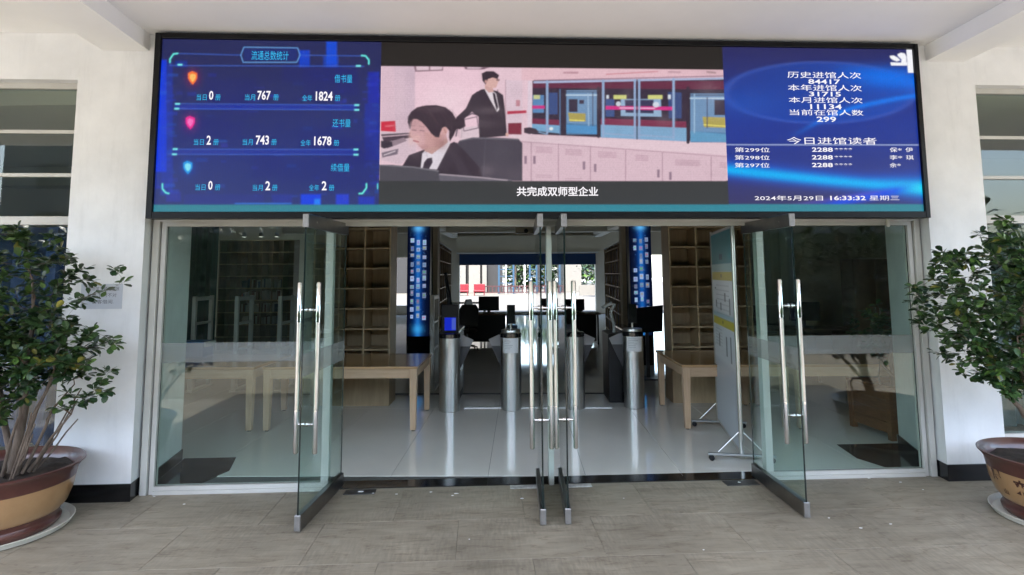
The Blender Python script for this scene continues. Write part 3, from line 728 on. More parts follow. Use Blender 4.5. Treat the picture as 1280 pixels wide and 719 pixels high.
    c.poly([(590,119),(597,114),(600,122),(596,140),(588,138),(578,150),(571,148),(582,136)], (38,36,40))
    c.poly([(604.5,109),(614,113),(620,117),(624,137),(621.5,140),(613,125)], (236,226,232)); c.poly([(615.5,115.5),(619,117),(622.8,134),(621,138.5),(617.5,127)], (24,22,30))
    c.poly([(606,106),(616,108),(617,115),(611,116),(606,111)], (214,170,162)); c.poly([(605,97),(622,96),(623.5,100),(622,105),(620,110),(612,110),(606,105)], (226,182,172)); c.poly([(602,92),(608,89),(617,89),(624,94),(622,99),(616,97),(610,99),(607,106),(603,101)], (22,18,20))
    c.poly([(621,98.5),(625,99.5),(624,101.5),(620,101)], (140,110,108)); c.ell(607.3,102,1.4,2,(206,158,150)); c.ell(634,168.5,2,2.6,(222,178,168)); c.line([(612,126),(616,150),(615,170)], .9, (16,14,18))
    c.line([(622,112),(628,150)], .8, (60,56,62))
    # ---- dark office chair
    c.poly([(574,176),(590,172),(620,172),(648,173.5),(653,179),(653,226),(540,226),(560,200)], (56,58,66)); c.line([(576,176),(592,172.6),(648,174.5)], 1.6, (104,104,112)); c.line([(607,174),(606,190),(604,225)], 1.0, (78,80,88)); c.glow(625,190,20,14,(70,72,80),.6)
    # ---- seated woman looking down to the left
    c.poly([(502,209),(511,194),(530,187),(540,190),(568,177),(582,190),(600,210),(604,227),(520,227),(502,210)], (28,27,32)); c.poly([(549,205),(562,182),(571,178),(576,186),(560,214),(548,212)], (40,38,44))
    c.poly([(528,192),(533,187),(560,176),(563,179),(546,212),(526,210)], (232,224,232)); c.poly([(534,198),(540,197),(541,203),(536,212),(528,211),(530,203)], (36,34,44)); c.line([(528,192),(533,190),(534,196)], 1.0, (196,186,196))
    c.poly([(528,180),(558,170),(560,178),(540,193),(531,189)], (200,158,150))
    c.poly([(512,148),(520,141),(545,142),(558,155),(558,172),(545,182),(528,187),(522,181),(514,172),(511.5,166),(514,160)], (214,168,170)); c.poly([(530,165),(556,168),(546,182),(532,186)], (204,158,152), .7, 3)
    c.glow(520,176,9,7,(236,196,188),.5); c.glow(545,176,10,9,(196,148,142),.6)
    c.glow(552,180,9,9,(160,116,112),.7); c.glow(513,172,3,12,(238,200,192),.5); c.glow(530,184,8,4,(176,130,126),.6)
    c.poly([(509.5,153),(510,146),(514,139.5),(522,134),(532,131.8),(545,131.3),(557,134),(566,141),(571,151),(571,161),(567,170),(562.5,177),(561,172),(561.5,164),(558,159.5),(553,160),(550.5,166),(549,172),(544,171.5),(539,167),(533,159),(527,152.5),(521,149),(516,149),(512.5,153),(511.5,159)], (32,24,28))
    for k in range(16):
        x = 518+k*3.1; c.line([(x,134+abs(k-7)*.35),(x+9+k*.3,143+k*.8),(x+12,154+k*1.2)], .7, (74,60,64) if k % 2 else (18,13,16), .5)
    c.line([(513.5,157.5),(519,156.8)], .8, (120,90,92), .6); c.line([(524,157.5),(530,159)], .8, (120,90,92), .6); c.line([(525,163),(530,164)], 1.1, (80,56,60), .7); c.poly([(560,186),(575,196),(590,222),(578,224),(566,200)], (52,49,56), .7, 3); c.line([(558,190),(549,210)], 1, (70,66,74), .6)
    c.poly([(511,152),(515,146),(518,147),(515,153),(513,162),(511.2,160)], (40,30,33), .7); c.glow(543,137,14,4,(92,78,84),.6)
    c.line([(521,135),(538,142),(548,156)], 1.4, (66,50,54)); c.line([(528,133),(552,140),(562,158)], 1.3, (58,44,48))
    c.poly([(566,150),(574,147),(581,150),(582,158),(575,162),(567,160)], (26,19,22)); c.ell(556,163.5,3.6,4.6,(218,170,164)); c.line([(555,161),(557,166)], 1, (176,124,120))
    c.line([(515.5,162.5),(520,163)], 1.0, (84,58,62), .8); c.line([(517,176),(523,177.5)], 1.5, (176,84,92)); c.line([(513,166),(512,170),(515,171.5)], .9, (186,136,132)); c.glow(521,171,6,4,(236,190,182),.5)
    # foreground: top of a monitor
    c.poly([(474,206),(490,206),(520,209),(548,214),(551,226.5),(474,226.5)], (62,68,72)); c.line([(476,206.5),(516,209),(548,214)], 1.4, (120,120,126)); c.poly([(548,217),(600,221),(640,225),(640,226.5),(550,226.5)], (96,96,104)); c.line([(550,218),(600,222),(634,225.5)], 1.4, (176,164,172))
    c.blend(np.full(X.shape, .13), (140,112,140))
    # black bars, caption bar and teal strip
    c.blend(np.clip((top-Y)/.8+.5, 0, 1), (40,36,34)); c.blend(np.clip((Y-226.3)/.8+.5, 0, 1), (58,60,62))
    c.blend(np.clip((Y-255.2)/1.2, 0, 1), (52,134,152))
    c.blend(.07*(np.sin(Y*2.2)*.5+.5), (0,0,0))
    r = np.random.default_rng(2)
    for k in range(60):
        x, y = r.uniform(480,905), r.uniform(90,222); c.glow(x, y, r.uniform(6,30), r.uniform(4,16), (210,190,200) if r.random() < .5 else (60,50,60), r.uniform(.03,.09))
def p_right(c):
    X, Y = c.X, c.Y
    u = (X-908)/250; v = (Y-60)/200
    c.blend(np.clip(v*2.2, 0, 1)*.9, (30,56,152)); c.blend(np.clip((v-.55)*2.4, 0, 1)*.9, (54,54,108)); c.blend(np.clip((v-.72)*4, 0, 1)*.7, (58,56,100))
    # big ellipse with a lighter rim
    r = np.hypot((X-1025)/118, (Y-116)/38)
    c.blend(np.clip((1-r)*18, 0, 1)*np.clip(.30+.5*u, 0, .7), (26,78,185)); c.blend(np.exp(-((r-1)*22)**2)*.35, (70,110,220))
    c.glow(1115,97,50,14,(10,110,235),.8,1.2); c.glow(930,130,55,20,(34,84,185),.5)
    # light band at top right
    yb = 82+(X-1060)*.16; c.blend(np.exp(-((Y-yb-8)/9)**2)*np.clip((X-1040)/60,0,1)*.8, (12,112,235))
    # rising swoosh
    t = np.clip((X-995)/160, 0, 1); ys = 182-68*np.power(t+1e-6, .48)+4*t
    ys = np.where(X < 1010, 182-(X-996)*1.4, ys)
    c.blend(np.exp(-((Y-(119+32*np.power(np.clip((1152-X)/150,0,1),1.25)+14*np.power(np.clip((1080-X)/80,0,2),2)))/3.2)**2)*np.clip((X-985)/60, 0, 1)*.9, (18,120,240))
    # wide cyan sweep
    yl = 211+(X-908)*.085+3*np.sin((X-908)/110); wd = 5.5+3*np.clip((X-1080)/70, 0, 1)
    c.blend(np.exp(-((Y-yl)/(wd*2.0))**2)*.8, (10,90,225)); c.blend(np.exp(-((Y-yl-1)/(wd*1.05))**2)*.97, (0,178,248)); c.blend(np.exp(-((Y-yl-1)/(wd*.75))**2)*np.clip((X-1110)/40,0,1)*.8, (40,225,250))
    c.blend(np.exp(-((Y-(262-(X-1010)*.22))/6)**2)*np.clip((X-1000)/50,0,1)*np.clip((1150-X)/30,0,1)*.85, (20,80,235))
    c.blend(np.exp(-((Y-(262-(X-960)*.16))/2.5)**2)*np.clip((X-960)/50,0,1)*np.clip((1120-X)/30,0,1)*.35, (100,90,200))
    c.line([(908,181),(1148,181.3)], 1.0, (190,205,240), .9)
    # emblem, top right
    wht = (250,250,255)
    c.poly([(1133,62),(1140.5,62),(1142.3,91),(1135,91)], wht)
    c.poly([(1113,78),(1125,78.5),(1134,78),(1134,82),(1114,82)], wht); c.poly([(1112,70),(1117,69.5),(1122,72),(1125.5,75.5),(1121,77),(1116,75),(1113,72.5)], wht)
    c.poly([(1122,68),(1126,66),(1131,67),(1133,71),(1133,79),(1127,79),(1126,74),(1122,70.5)], wht); c.line([(1121,69),(1127,75),(1124,77.5)], .8, (60,80,170))
    c.blend(np.clip((Y-254.8)/1.2, 0, 1), (52,134,152)); c.blend(.08*(np.sin(X*2.0)*.5+.5), (0,0,0))
# the three areas butt against each other, as on the photographed screen
xa = on_plane(475, 160, SY)[0]; xb = on_plane(907, 160, SY)[0]
screen_part('statistics_panel', SX0, xa, SZ0, SZ1, 420, 300, (40,44,92), p_left)
screen_part('video_picture', xa, xb, SZ0, SZ1, 640, 330, (40,36,34), p_mid)
screen_part('visitor_panel', xb, SX1, SZ0, SZ1, 360, 300, (44,44,96), p_right)
E_W = emit_mat('led_white', tuple(lin((250,246,250))), EM*1.05); E_C = emit_mat('led_cyan', tuple(lin((60,190,240))), EM)
def st(body, x0, y0, x1, y1, m=None, bold=0.0):
    a = on_plane(x0, y1, SY-.0015); b = on_plane(x1, y0, SY-.0015)
    return text_xz(body, a[0], b[0], a[1], b[1], SY-.0015, m or E_W, led, 'screen_lettering', bold)
st('流通总数统计', 314, 64, 361, 75, E_C)
st('借书量', 418, 93.5, 440.5, 103.5, E_C); st('还书量', 415.5, 149, 438.5, 159, E_C); st('续借量', 413.5, 204.5, 437, 214.5, E_C)
def stat(x, y, lab, num, numx0, numx1, unit0, unit1, dy=0):
    st(lab, x, y+2.8, x+13, y+10.5, E_C); st(num, numx0, y-1.5, numx1, y+10, E_W, .022); st('册', unit0, y+3.2, unit1, y+10.5, E_C)
stat(245.5, 115, '当日', '0', 261, 267, 269, 276); stat(306, 115, '当月', '767', 321.5, 338.5, 341.5, 348.5); stat(377.5, 116, '全年', '1824', 394.5, 416, 418.5, 425.5)
stat(242, 171, '当日', '2', 258, 264, 266.5, 273.5); stat(303, 171, '当月', '743', 319.5, 336.5, 339, 346); stat(375.5, 172, '全年', '1678', 392.5, 414.5, 417, 424)
stat(244, 227.5, '当日', '0', 260, 266, 268.5, 275.5); stat(315.5, 228, '当月', '2', 331.5, 338, 340, 347); stat(386, 228, '全年', '2', 402, 408.5, 411, 418)
st('共完成双师型企业', 646, 233.5, 747.5, 245.5, E_W, .02)
for b, x0, y0, x1, y1 in (('历史进馆人次',984.5,90.5,1076,97.5),('84417',1010.5,99.5,1050,105),('本年进馆人次',985,106.5,1077,113.5),('31715',1011.5,115,1051,120.5),
                          ('本月进馆人次',986,122,1078,128.5),('11134',1013,130.5,1052,136.5),('当前在馆人数',987,137.5,1079,144),('299',1021,146,1045,152.5)):
    st(b, x0, y0, x1, y1, None, .018 if b.isdigit() else .003)
st('今日进馆读者', 984, 172, 1095.5, 180.3, None, .003)
for k, (n_, nm, nx) in enumerate((('299','保*伊',1141.5),('298','李*琪',1142.5),('297','余*',1130.5))):
    y = 184.5+9.6*k
    st('第%s位' % n_, 918.5, y, 962, y+5.8, None, .003); st('2288', 1015, y, 1041, y+5.4, None, .02); [st('*', 1043.3+5.8*q, y+.6, 1047.6+5.8*q, y+3.9, None, .03) for q in range(4)]; [st(ch, 1112+(nx-1112)*q/len(nm)+.3, y+(0 if ch != '*' else .8), 1112+(nx-1112)*(q+1)/len(nm)-.6-(0 if ch != '*' else 4), y+(5.8 if ch != '*' else 4), None, .003) for q, ch in enumerate(nm)]
st('2024年5月29日', 943.5, 244.5, 1028.5, 250.8, None, .004); st('16:33:32', 1038, 244.8, 1082, 250.4, None, .02); st('星期三', 1087, 244.5, 1124, 250.6)

# =================================================================== HALL SHELL
shell = MB()
ibox(shell, -9.3, -9.0, .9, 21.2, 0, 3.6); ibox(shell, 9.0, 9.3, .9, 21.2, 0, 3.6)
for a in ((-9.3,-7.2,0,3.6),(-4.5,-2.9,0,3.6),(3.05,3.55,0,3.6),(7.4,9.3,0,3.6),(-7.2,-4.5,0,.4),(-7.2,-4.5,2.5,3.6),(3.55,7.4,2.55,3.6),(-2.9,3.05,2.64,3.6)):
    ibox(shell, a[0], a[1], 21.0, 21.3, a[2], a[3])
ibox(shell, 3.6, 8.99, 9.0, 9.2, 0, 3.59)
shell.build('hall_wall', M['iwall'], None, label='beige painted walls of the dim hall behind the glass entrance', cat='wall')
ic = MB(); ibox(ic, -9.3, 9.3, 1.0, 21.7, 3.6, 3.95)
for v in (4.6, 8.6, 12.6, 16.6): ibox(ic, -8.99, 8.99, v, v+.35, 3.28, 3.599)
for u in (-3.1, 3.1):
    for a, b in ((.95, 4.59), (4.96, 8.59), (8.96, 12.59), (12.96, 16.59), (16.96, 20.7)): ibox(ic, u-.15, u+.15, a, b, 3.32, 3.599)
icl = struct(ic, 'hall_ceiling', M['iceil'])
pn = MB()
for v in (5.6, 9.6, 13.6, 17.6):
    for u in (-2.2, -.6, 1.0): ibox(pn, u, u+1.2, v, v+1.9, 3.50, 3.598)
pn.build('ceiling_panel', M['iwall'], icl)
ft = MB(); ft.box(-12, 12, .055, 2.2, 3.955, 4.2); ft.box(-9.6, -9.3, .055, 2.2, 0, 3.95); ft.box(9.3, 9.6, .055, 2.2, 0, 3.95); struct(ft, 'roof_edge', M['ceil'])
hd = thing('header_beam', 'beige beam with pale trim above the blue shutter box at the back', 'beam')
m_ = MB(); ibox(m_, -2.99, 3.12, 20.6, 20.95, 2.66, 3.40); m_.build('beam_face', M['iwall'], hd)
m_ = MB(); ibox(m_, -2.99, 3.12, 20.5, 20.599, 2.63, 2.68); m_.build('trim', M['gatewhite'], hd)
m_ = MB(); ibox(m_, -2.88, 3.04, 20.7, 20.99, 2.14, 2.625)
m_.build('shutter_box', M['bluebeam'], None, label='dark blue roller shutter box over the rear exit to the courtyard', cat='shutter')
m_ = MB(); ibox(m_, -2.89, 3.04, 20.9, 21.05, .0, .07); struct(m_, 'rear_threshold', M['black_floor'])

def ithing(name, label, cat, u, v, z=0, group=None, turn=0.0):
    return thing(name, label, cat, I(u, v, z), -AI+turn, group)

# ------------------------------------------------------------------ tables
def table(u0, u1, v0, v1, label, H=.72):
    t = ithing('table', label, 'table', (u0+u1)/2, (v0+v1)/2, group='light oak tables')
    a, b = (u1-u0)/2, (v1-v0)/2
    MB().box(-a, a, -b, b, H-.028, H).build('table_top', M['woodtop'], t, bevel=.003)
    for args in ((-a+.05, a-.05, -b+.03, -b+.05), (-a+.05, a-.05, b-.05, b-.03)):
        MB().box(args[0]+.03, args[1]-.03, args[2], args[3], H-.135, H-.0285).build('apron', M['wood'], t)
    for x in (-a+.03, a-.05):
        MB().box(x, x+.02, -b+.075, b-.075, H-.135, H-.0285).build('apron', M['wood'], t)
    for sx in (-1, 1):
        for sy in (-1, 1):
            cx, cy = sx*(a-.055), sy*(b-.055); mb = MB(); w1, w0 = .043, .031
            mb.add([(cx-w0,cy-w0,.012),(cx+w0,cy-w0,.012),(cx+w0,cy+w0,.012),(cx-w0,cy+w0,.012),(cx-w1,cy-w1,H-.0285),(cx+w1,cy-w1,H-.0285),(cx+w1,cy+w1,H-.0285),(cx-w1,cy+w1,H-.0285)],
                   [(0,3,2,1),(4,5,6,7),(0,1,5,4),(1,2,6,5),(2,3,7,6),(3,0,4,7)])
            lg = mb.build('leg', M['woodleg'], t, bevel=.002)
            MB().tube([(cx,cy,.0),(cx,cy,.0118)], .022, 10).build('foot_pad', M['black'], lg)
    return t
table(-3.20, -1.42, 1.68, 2.80, 'light oak table with its right end showing beside the leftmost turnstile')
table(-5.15, -3.29, 1.68, 2.80, 'light oak table behind the left fixed pane')
table(1.58, 2.80, 1.72, 3.05, 'light oak table between the rightmost turnstile and the display board')
table(2.86, 4.20, 1.72, 3.05, 'light oak table behind the right fixed pane')

# ------------------------------------------------------------------ display board on castors
d0 = Vector((2.50, 1.72, 0)); d1 = Vector((2.215, .47, 0)); dl = (d1-d0).length
bt = thing('display_board', 'tall white display board with yellow bands on a castored steel frame', 'display board', (d0+d1)/2, math.atan2((d1-d0).y, (d1-d0).x))
hb = dl/2
MB().box(-hb+.03, hb-.03, -.012, .012, .10, 2.20).build('panel', mat('board_back', (.55,.56,.58), .5), bt)
for s in (-1, 1):
    MB().tube([(s*(hb), 0, .075), (s*(hb), 0, 2.24)], .021, 14).build('post', M['satin'], bt, smooth=True)
for z in (.09, 2.215): MB().tube([(-hb+.02,0,z),(hb-.02,0,z)], .017, 12).build('rail', M['satin'], bt, smooth=True)
for s in (-1, 1):
    ft_ = MB().box(s*hb-.022, s*hb+.022, -.30, .30, .055, .074).build('foot', M['grey'], bt, bevel=.003)
    for q in (-1, 1):
        MB().tube([(s*hb, q*.21, .083), (s*hb, q*.02, .27)], .0042, 8).build('brace', M['satin'], ft_, smooth=True)
        MB().tube([(s*hb-.012, q*.27, .027), (s*hb+.012, q*.27, .027)], .0265, 14).build('castor_wheel', M['black'], ft_, smooth=True)
        MB().box(s*hb-.018, s*hb-.0125, q*.27-.015, q*.27+.015, .027, .0548).build('castor_fork', M['grey'], ft_)
# printed face (towards the doors' middle): the side where local y is negative
bx = np.linspace(-hb+.035, hb-.035, 150); bz = np.linspace(.11, 2.19, 260)
BX, BZ = np.meshgrid(bx, bz)
cv = Canvas(BX*100, BZ*100, (222,226,232))
W2 = (hb-.035)*100
cv.rect(-W2-5, 185, W2+5, 225, (60,150,160), 1, 2); cv.blend(np.clip((BZ*100-200)/30,0,1)*.6, (30,110,140)); cv.rect(-W2-5,177,W2+5,185,(150,195,190),.8,2)
cv.rect(-W2-5, 168, W2+5, 177, (205,185,50)); cv.rect(-W2-5, 119, W2+5, 128, (205,190,50)); cv.rect(-W2-5,128,W2+5,133,(150,190,205),.8,3); cv.rect(-W2-5, 5, W2+5, 82, (196,202,214), .8, 6)
for x in (-8,-3,2,7): cv.rect(x-1.8, 190, x+1.8, 196, (16,60,96))
for x in (-4,1): cv.rect(x-1.5,171,x+1.5,174.5,(110,90,20)); cv.rect(x-1.5,122,x+1.5,125,(110,90,20))
for k in range(8): cv.rect(-38, 162-k*5.0, 40, 162.8-k*5.0, (120,124,132), .55)
for x, z, w, h in ((-45,158,7,2),(12,146,9,9),(-42,128+10,8,8),(-14,136,8,8),(38,134,7,16),(-30,96,7,14),(12,90,8,20),(36,86,7,26)):
    cv.rect(x, z, x+w, z+h, (70,74,84), .8)
    cv.rect(x+1, z+1, x+w-1, z+h*.55, (140,146,156), .5)
for k in range(6): cv.rect(-50, 114-k*3.4, -8, 114.8-k*3.4, (120,124,132), .5)
grid_obj('printed_sheet', np.stack([BX, np.full(BX.shape, -.0135), BZ], -1), cv.c, attr_mat('print', .35), bt)

# ------------------------------------------------------------------ turnstiles
def turnstile(u, v, label, wing, dev, note):
    t = ithing('turnstile', label, 'turnstile', u, v, group='turnstiles across the entrance')
    MB().lathe([(.128,0),(.134,.004),(.134,.93)], 40).build('front_post', M['steel'], t, smooth=True)
    MB().lathe([(.0,.9905),(.125,.99),(.138,.98),(.138,.9305),(.0,.9302)], 40).build('cap', M['blackgloss'], t, smooth=True)
    bd = MB().box(-.075, .075, .12, 1.15, .015, .955).build('cabinet', M['darkgrey'], t, bevel=.006)
    MB().box(-.085, .085, .10, 1.17, .9565, .985).build('lid', M['blackgloss'], t, bevel=.006)
    MB().box(-.0765, .0765, .3, .95, .12, .60).build('side_plate', M['steel'], bd)
    if wing:
        s = wing
        MB().prism_y([(s*.078,.95),(s*.17,.945),(s*.30,.885),(s*.105,.46),(s*.078,.46)], .135, .147).build('wing', M['acryl'], t)
        MB().prism_y([(s*.078,.80),(s*.265,.80),(s*.105,.46),(s*.078,.46)], .130, .134).build('wing_pad', M['darkgrey'], t)
    if dev == 'tablet':
        d = MB().tube([(.0,.02,.9905),(.0,.02,1.12)], .014, 10).build('reader_pole', M['satin'], t, smooth=True)
        a = .22
        MB().prism_z([(-.05,.0),(.055,-.02),(.06,.01),(-.045,.03)], 1.10, 1.35).build('face_reader', M['blackgloss'], d, bevel=.004)
        MB().lathe([(.0,1.03),(.12,1.028),(.125,1.015),(.125,.9908),(.0,.9906)], 32).build('top_ring', M['satin'], t, smooth=True)
    if dev == 'screen':
        d = MB().box(-.12, .11, .03, .10, .985, 1.36).build('terminal', M['black'], t, bevel=.008)
        MB().box(-.075, .075, .0275, .0295, 1.02, 1.19).build('screen', emit_mat('terminal_blue', tuple(lin((26,44,190))), EM), d)
        MB().box(.02, .074, .0262, .0274, 1.03, 1.18).build('screen_window', emit_mat('terminal_pale', tuple(lin((70,90,190))), EM), d)
        MB().tube([(-.01,.06,1.36),(-.03,.08,1.5),(-.075,.10,1.78)], [.035,.028,.018], 10).build('camera_mast', M['black'], t, smooth=True)
    if note:
        nn = 12; vs = []; 
        for k in range(nn+1):
            a = -PI/2 + (k/nn-.5)*1.62
            for z in (.735, .925): vs.append((.1365*math.cos(a), .1365*math.sin(a), z+(.004 if k % 2 else 0)*(z > .8)))
        n_ = MB().add(vs, [(2*k,2*k+2,2*k+3,2*k+1) for k in range(nn)]).build('paper_note', M['paper'], t, smooth=True)
        lb = MB()
        for i in range(6):
            z = .90-.022*i; vs = []; L = random.uniform(.5,.95)
            for k in range(9):
                a = -PI/2-.62 + k/8*L
                vs += [(.1372*math.cos(a), .1372*math.sin(a), z), (.1372*math.cos(a), .1372*math.sin(a), z+.0035)]
            lb.add(vs, [(2*k,2*k+2,2*k+3,2*k+1) for k in range(8)])
        lb.build('note_print', mat('faint_print', (.35,.37,.40), .8), n_)
    return t
turnstile(-1.18, 2.74, 'leftmost turnstile with a blue-screened terminal and dark camera mast', 1, 'screen', False)
turnstile(-.38, 2.80, 'turnstile left of the door post with a face reader and paper note', -1, 'tablet', True)
turnstile(.46, 2.86, 'turnstile right behind the centre doors with bare steel front', 1, None, False)
turnstile(1.25, 2.90, 'rightmost turnstile with a face reader and paper note beside the table', -1, 'tablet', True)
ar = ithing('folding_arm', 'small white folding arm lamp on the cabinet left of the rightmost turnstile', 'lamp', 1.04, 3.35, .0)
MB().box(-.09,.10,-.25,.35,.015,.93).build('pedestal', M['black'], ar, bevel=.01)
MB().tube([(.03,0,.93),(.03,0,1.05),(-.01,0,1.20)], [.02,.022,.022], 10).build('lower_arm', M['gatewhite'], ar, smooth=True)
MB().tube([(-.012,0,1.21),(.05,0,1.33)], .022, 10).build('upper_arm', M['gatewhite'], ar, smooth=True)
MB().prism_y([(-.14,1.29),(-.12,1.26),(.02,1.32),(.0,1.36)], -.03, .03).build('lamp_head', M['gatewhite'], ar, bevel=.004)
st_ = MB(); ibox(st_, -1.0, .95, 2.86, 2.90, .0012, .012); st_.build('floor_trim', M['steel'], None, label='thin steel trim set in the floor between the turnstiles', cat='floor trim')
st_ = MB(); ibox(st_, -3.5, 1.1, 3.75, 3.80, .0012, .014); st_.build('floor_trim', M['alu_dark'], None, label='dark trim across the floor behind the turnstiles', cat='floor trim')

# ------------------------------------------------------------------ open shelves round the front columns
def shelf_wall(u0, u1, v0, d, label, cells, ztop=3.5):
    t = ithing('bookshelf', label, 'bookshelf', (u0+u1)/2, v0, group='empty oak shelves by the tables')
    a = (u1-u0)/2; T = .022
    MB().box(-a+.001, a-.001, d-.02, d, .0, ztop).build('back_panel', M['shelf'], t)
    MB().box(-a+.001, a-.001, .012, d-.021, .0, .46).build('base_cabinet', M['shelf'], t)
    for k in range(cells+1):
        x = -a+T/2+(2*a-T)*k/cells
        MB().box(x-T/2, x+T/2, .0, d-.021, .4605, ztop-.0225).build('upright', M['shelf'], t)
    z = .4605
    while z < ztop:
        for k in range(cells):
            x0 = -a+T+(2*a-T)*k/cells; x1 = -a+(2*a-T)*(k+1)/cells
            MB().box(x0+.0006, x1-.0006, .006, d-.0212, z, z+.02).build('shelf_board', M['shelf'], t)
        z += .275
    MB().box(-a, a, 0, d-.021, ztop-.022, ztop).build('top_board', M['shelf'], t)
    return t
shelf_wall(-3.10, -2.03, 3.0, .42, 'empty oak shelving wall behind the left table', 3)
shelf_wall(1.82, 2.95, 3.12, .42, 'empty oak shelving wall behind the right table', 3)

# ------------------------------------------------------------------ LED columns
def led_column(u0, u1, v, label, seed):
    t = ithing('screen_column', label, 'display column', (u0+u1)/2, v, group='blue screen columns')
    a = (u1-u0)/2
    MB().prism_z([(-a,.05),(-a*.8,-.02),(a*.8,-.02),(a,.05),(a,.42),(-a,.42)], .0, .56).build('plinth', M['blackgloss'], t)
    MB().box(-a, a, .05, .42, .5605, 2.74).build('casing', M['black'], t)
    r = np.random.default_rng(seed)
    S = np.linspace(-1, 1, 60); Z = np.linspace(.565, 2.70, 330); SS, ZZ = np.meshgrid(S, Z)
    P = np.stack([SS*a*.97, .045-.06*np.sqrt(np.clip(1-SS**2*.96, 0, 1)), ZZ], -1)
    c = Canvas(SS*22, (2.70-ZZ)*100, (4,10,34))
    c.blend(np.exp(-(SS/.42)**2)*.75, (12,66,150)); c.blend(np.exp(-(SS/.2)**2)*(.25+.3*np.abs(np.sin(ZZ*2.3))), (40,130,215))
    c.glow(0, 4, 11, 8, (100,190,250), .8); c.glow(0, 200, 11, 10, (60,170,235), .7)
    for k in range(90): c.glow(r.uniform(-16,16), r.uniform(5,205), .6, .8, (90,160,230), r.uniform(.3,.8))
    for j in range(11):
        for x in (-12, 0, 12):
            y = 30+14.6*j+r.uniform(-3,3)
            if r.random() < .12: continue
            w, h = r.uniform(2.7,3.9), r.uniform(3.4,5.2); b = r.integers(120, 215)
            c.rect(x-w, y-h, x+w, y+h, (int(b*.8), int(b*.92), min(255, int(b*1.12))), .85, .8)
            c.rect(x-w*.6, y-h*.5, x+w*.5, y+h*.2, tuple(int(q) for q in r.integers(40,210,3)), .55, .8)
            if r.random() < .5: c.rect(x-w*.7, y+h*.4, x+w*.6, y+h*.6, (30,50,90), .7, .6)
    grid_obj('curved_screen', P, c.c, attr_emit_mat('column_screen', EM*1.0), t)
    return t
led_column(-2.47, -2.02, 6.5, 'tall blue touchscreen column with book covers left of the entrance aisle', 5)
led_column(1.90, 2.33, 6.5, 'tall blue touchscreen column with book covers right of the entrance aisle', 9)
for s, lb in ((-1, 'plain grey pillar behind the left screen column'), (1, 'plain grey pillar behind the right screen column')):
    u0, u1 = (-2.55,-1.93) if s < 0 else (1.82, 2.42)
    m_ = MB(); ibox(m_, u0, u1, 6.95, 7.25, 0.001, 3.598); m_.build('pillar', M['iwall'], None, label=lb, cat='pillar')

# ------------------------------------------------------------------ aisle bookshelves with books
BK = [mat('book_'+n, c, .6) for n, c in (('dark',(.05,.035,.03)),('red',(.12,.03,.025)),('pale',(.35,.33,.30)),('blue',(.04,.06,.12)),('brown',(.12,.08,.05)))]
def aisle_shelf(side, label):
    u = 2.05*side
    t = ithing('bookshelf', label, 'bookshelf', u, 7.3, group='tall bookshelves along the aisle', turn=math.radians(-3.4*side))
    d = .35*side; L = 6.6; X = lambda a, b: (min(a,b), max(a,b))
    x0, x1 = X(d-.02*side, d)
    MB().box(x0, x1, 0, L, 0, 2.52).build('back_panel', M['shelfdark'], t)
    a0, a1 = X(0, d-.021*side)
    for k in range(9):
        y = k*(L-.03)/8; MB().box(a0, a1, y, y+.03, 0, 2.50).build('upright', M['shelf'], t)
    b0, b1 = X(.01*side, d-.0215*side)
    for k in range(8):
        z = .06+.335*k
        for q in range(8):
            y0 = q*(L-.03)/8+.031; y1 = (q+1)*(L-.03)/8-.001
            MB().box(b0, b1, y0, y1, z, z+.022).build('shelf_board', M['shelf'], t)
    MB().box(a0, a1, 0, L, 2.5005, 2.53).build('cornice', M['gatewhite'], t)
    bk = MB(); r = random.Random(4+side)
    for k in range(7):
        z = .06+.335*k+.0225
        for q in range(8):
            y = q*(L-.03)/8+.05; ye = (q+1)*(L-.03)/8-.06-r.random()*.25
            while y < ye:
                w = r.uniform(.018,.045); h = r.uniform(.2,.29); bb = X(r.uniform(.03,.06)*side, d-.06*side)
                bk.box(bb[0], bb[1], y, y+w-.002, z, z+h, r.randrange(5)); y += w
    bk.build('books', BK, t, kind='stuff')
aisle_shelf(-1, 'long dark bookshelf running down the left side of the aisle')
aisle_shelf(1, 'long dark bookshelf running down the right side of the aisle')

# far left bookcase with spotlights
t = ithing('bookcase', 'dark bookcase with rows of pale books at the back left', 'bookcase', -6.5, 9.0)
MB().box(-.95,.85,.33,.35,0,2.62).build('back_panel', M['shelfdark'], t)
for k in range(8):
    x = -.95+k*1.775/7; MB().box(x, x+.025, 0, .329, 0, 2.60).build('upright', M['shelfdark'], t)
for k in range(9):
    z = .3+.285*k
    MB().box(-.949,.849,-.012,-.0005,z,z+.024).build('shelf_edge', M['shelf'], t)
bk = MB(); r = random.Random(8)
for k in (1,2,3,4):
    z = .3+.285*k+.024; x = -.4
    while x < .55:
        w = r.uniform(.02,.05)
        if r.random() < .8: bk.box(x, x+w-.003, .05, .25, z, z+r.uniform(.14,.22), r.choice([2,2,2,3,1]))
        x += w
bk.build('books', BK, t, kind='stuff')
for i, u in enumerate((-6.75, -6.35, -5.98)):
    s = ithing('spotlight', ('left', 'middle', 'right')[i]+' one of the three lit spotlights above the back left bookcase', 'spotlight', u, 8.75, 2.66)
    MB().lathe([(.0,.10),(.045,.10),(.055,0),(.05,-.002)], 16).build('housing', M['gatewhite'], s, smooth=True)
    MB().lathe([(.048,.003),(.001,.002)], 16).build('bulb', emit_mat('spot_glow', (1,.97,.9), 14*EM), s)
    MB().tube([(0,0,.10),(0,0,.93)], .006, 6).build('stem', M['gatewhite'], s)
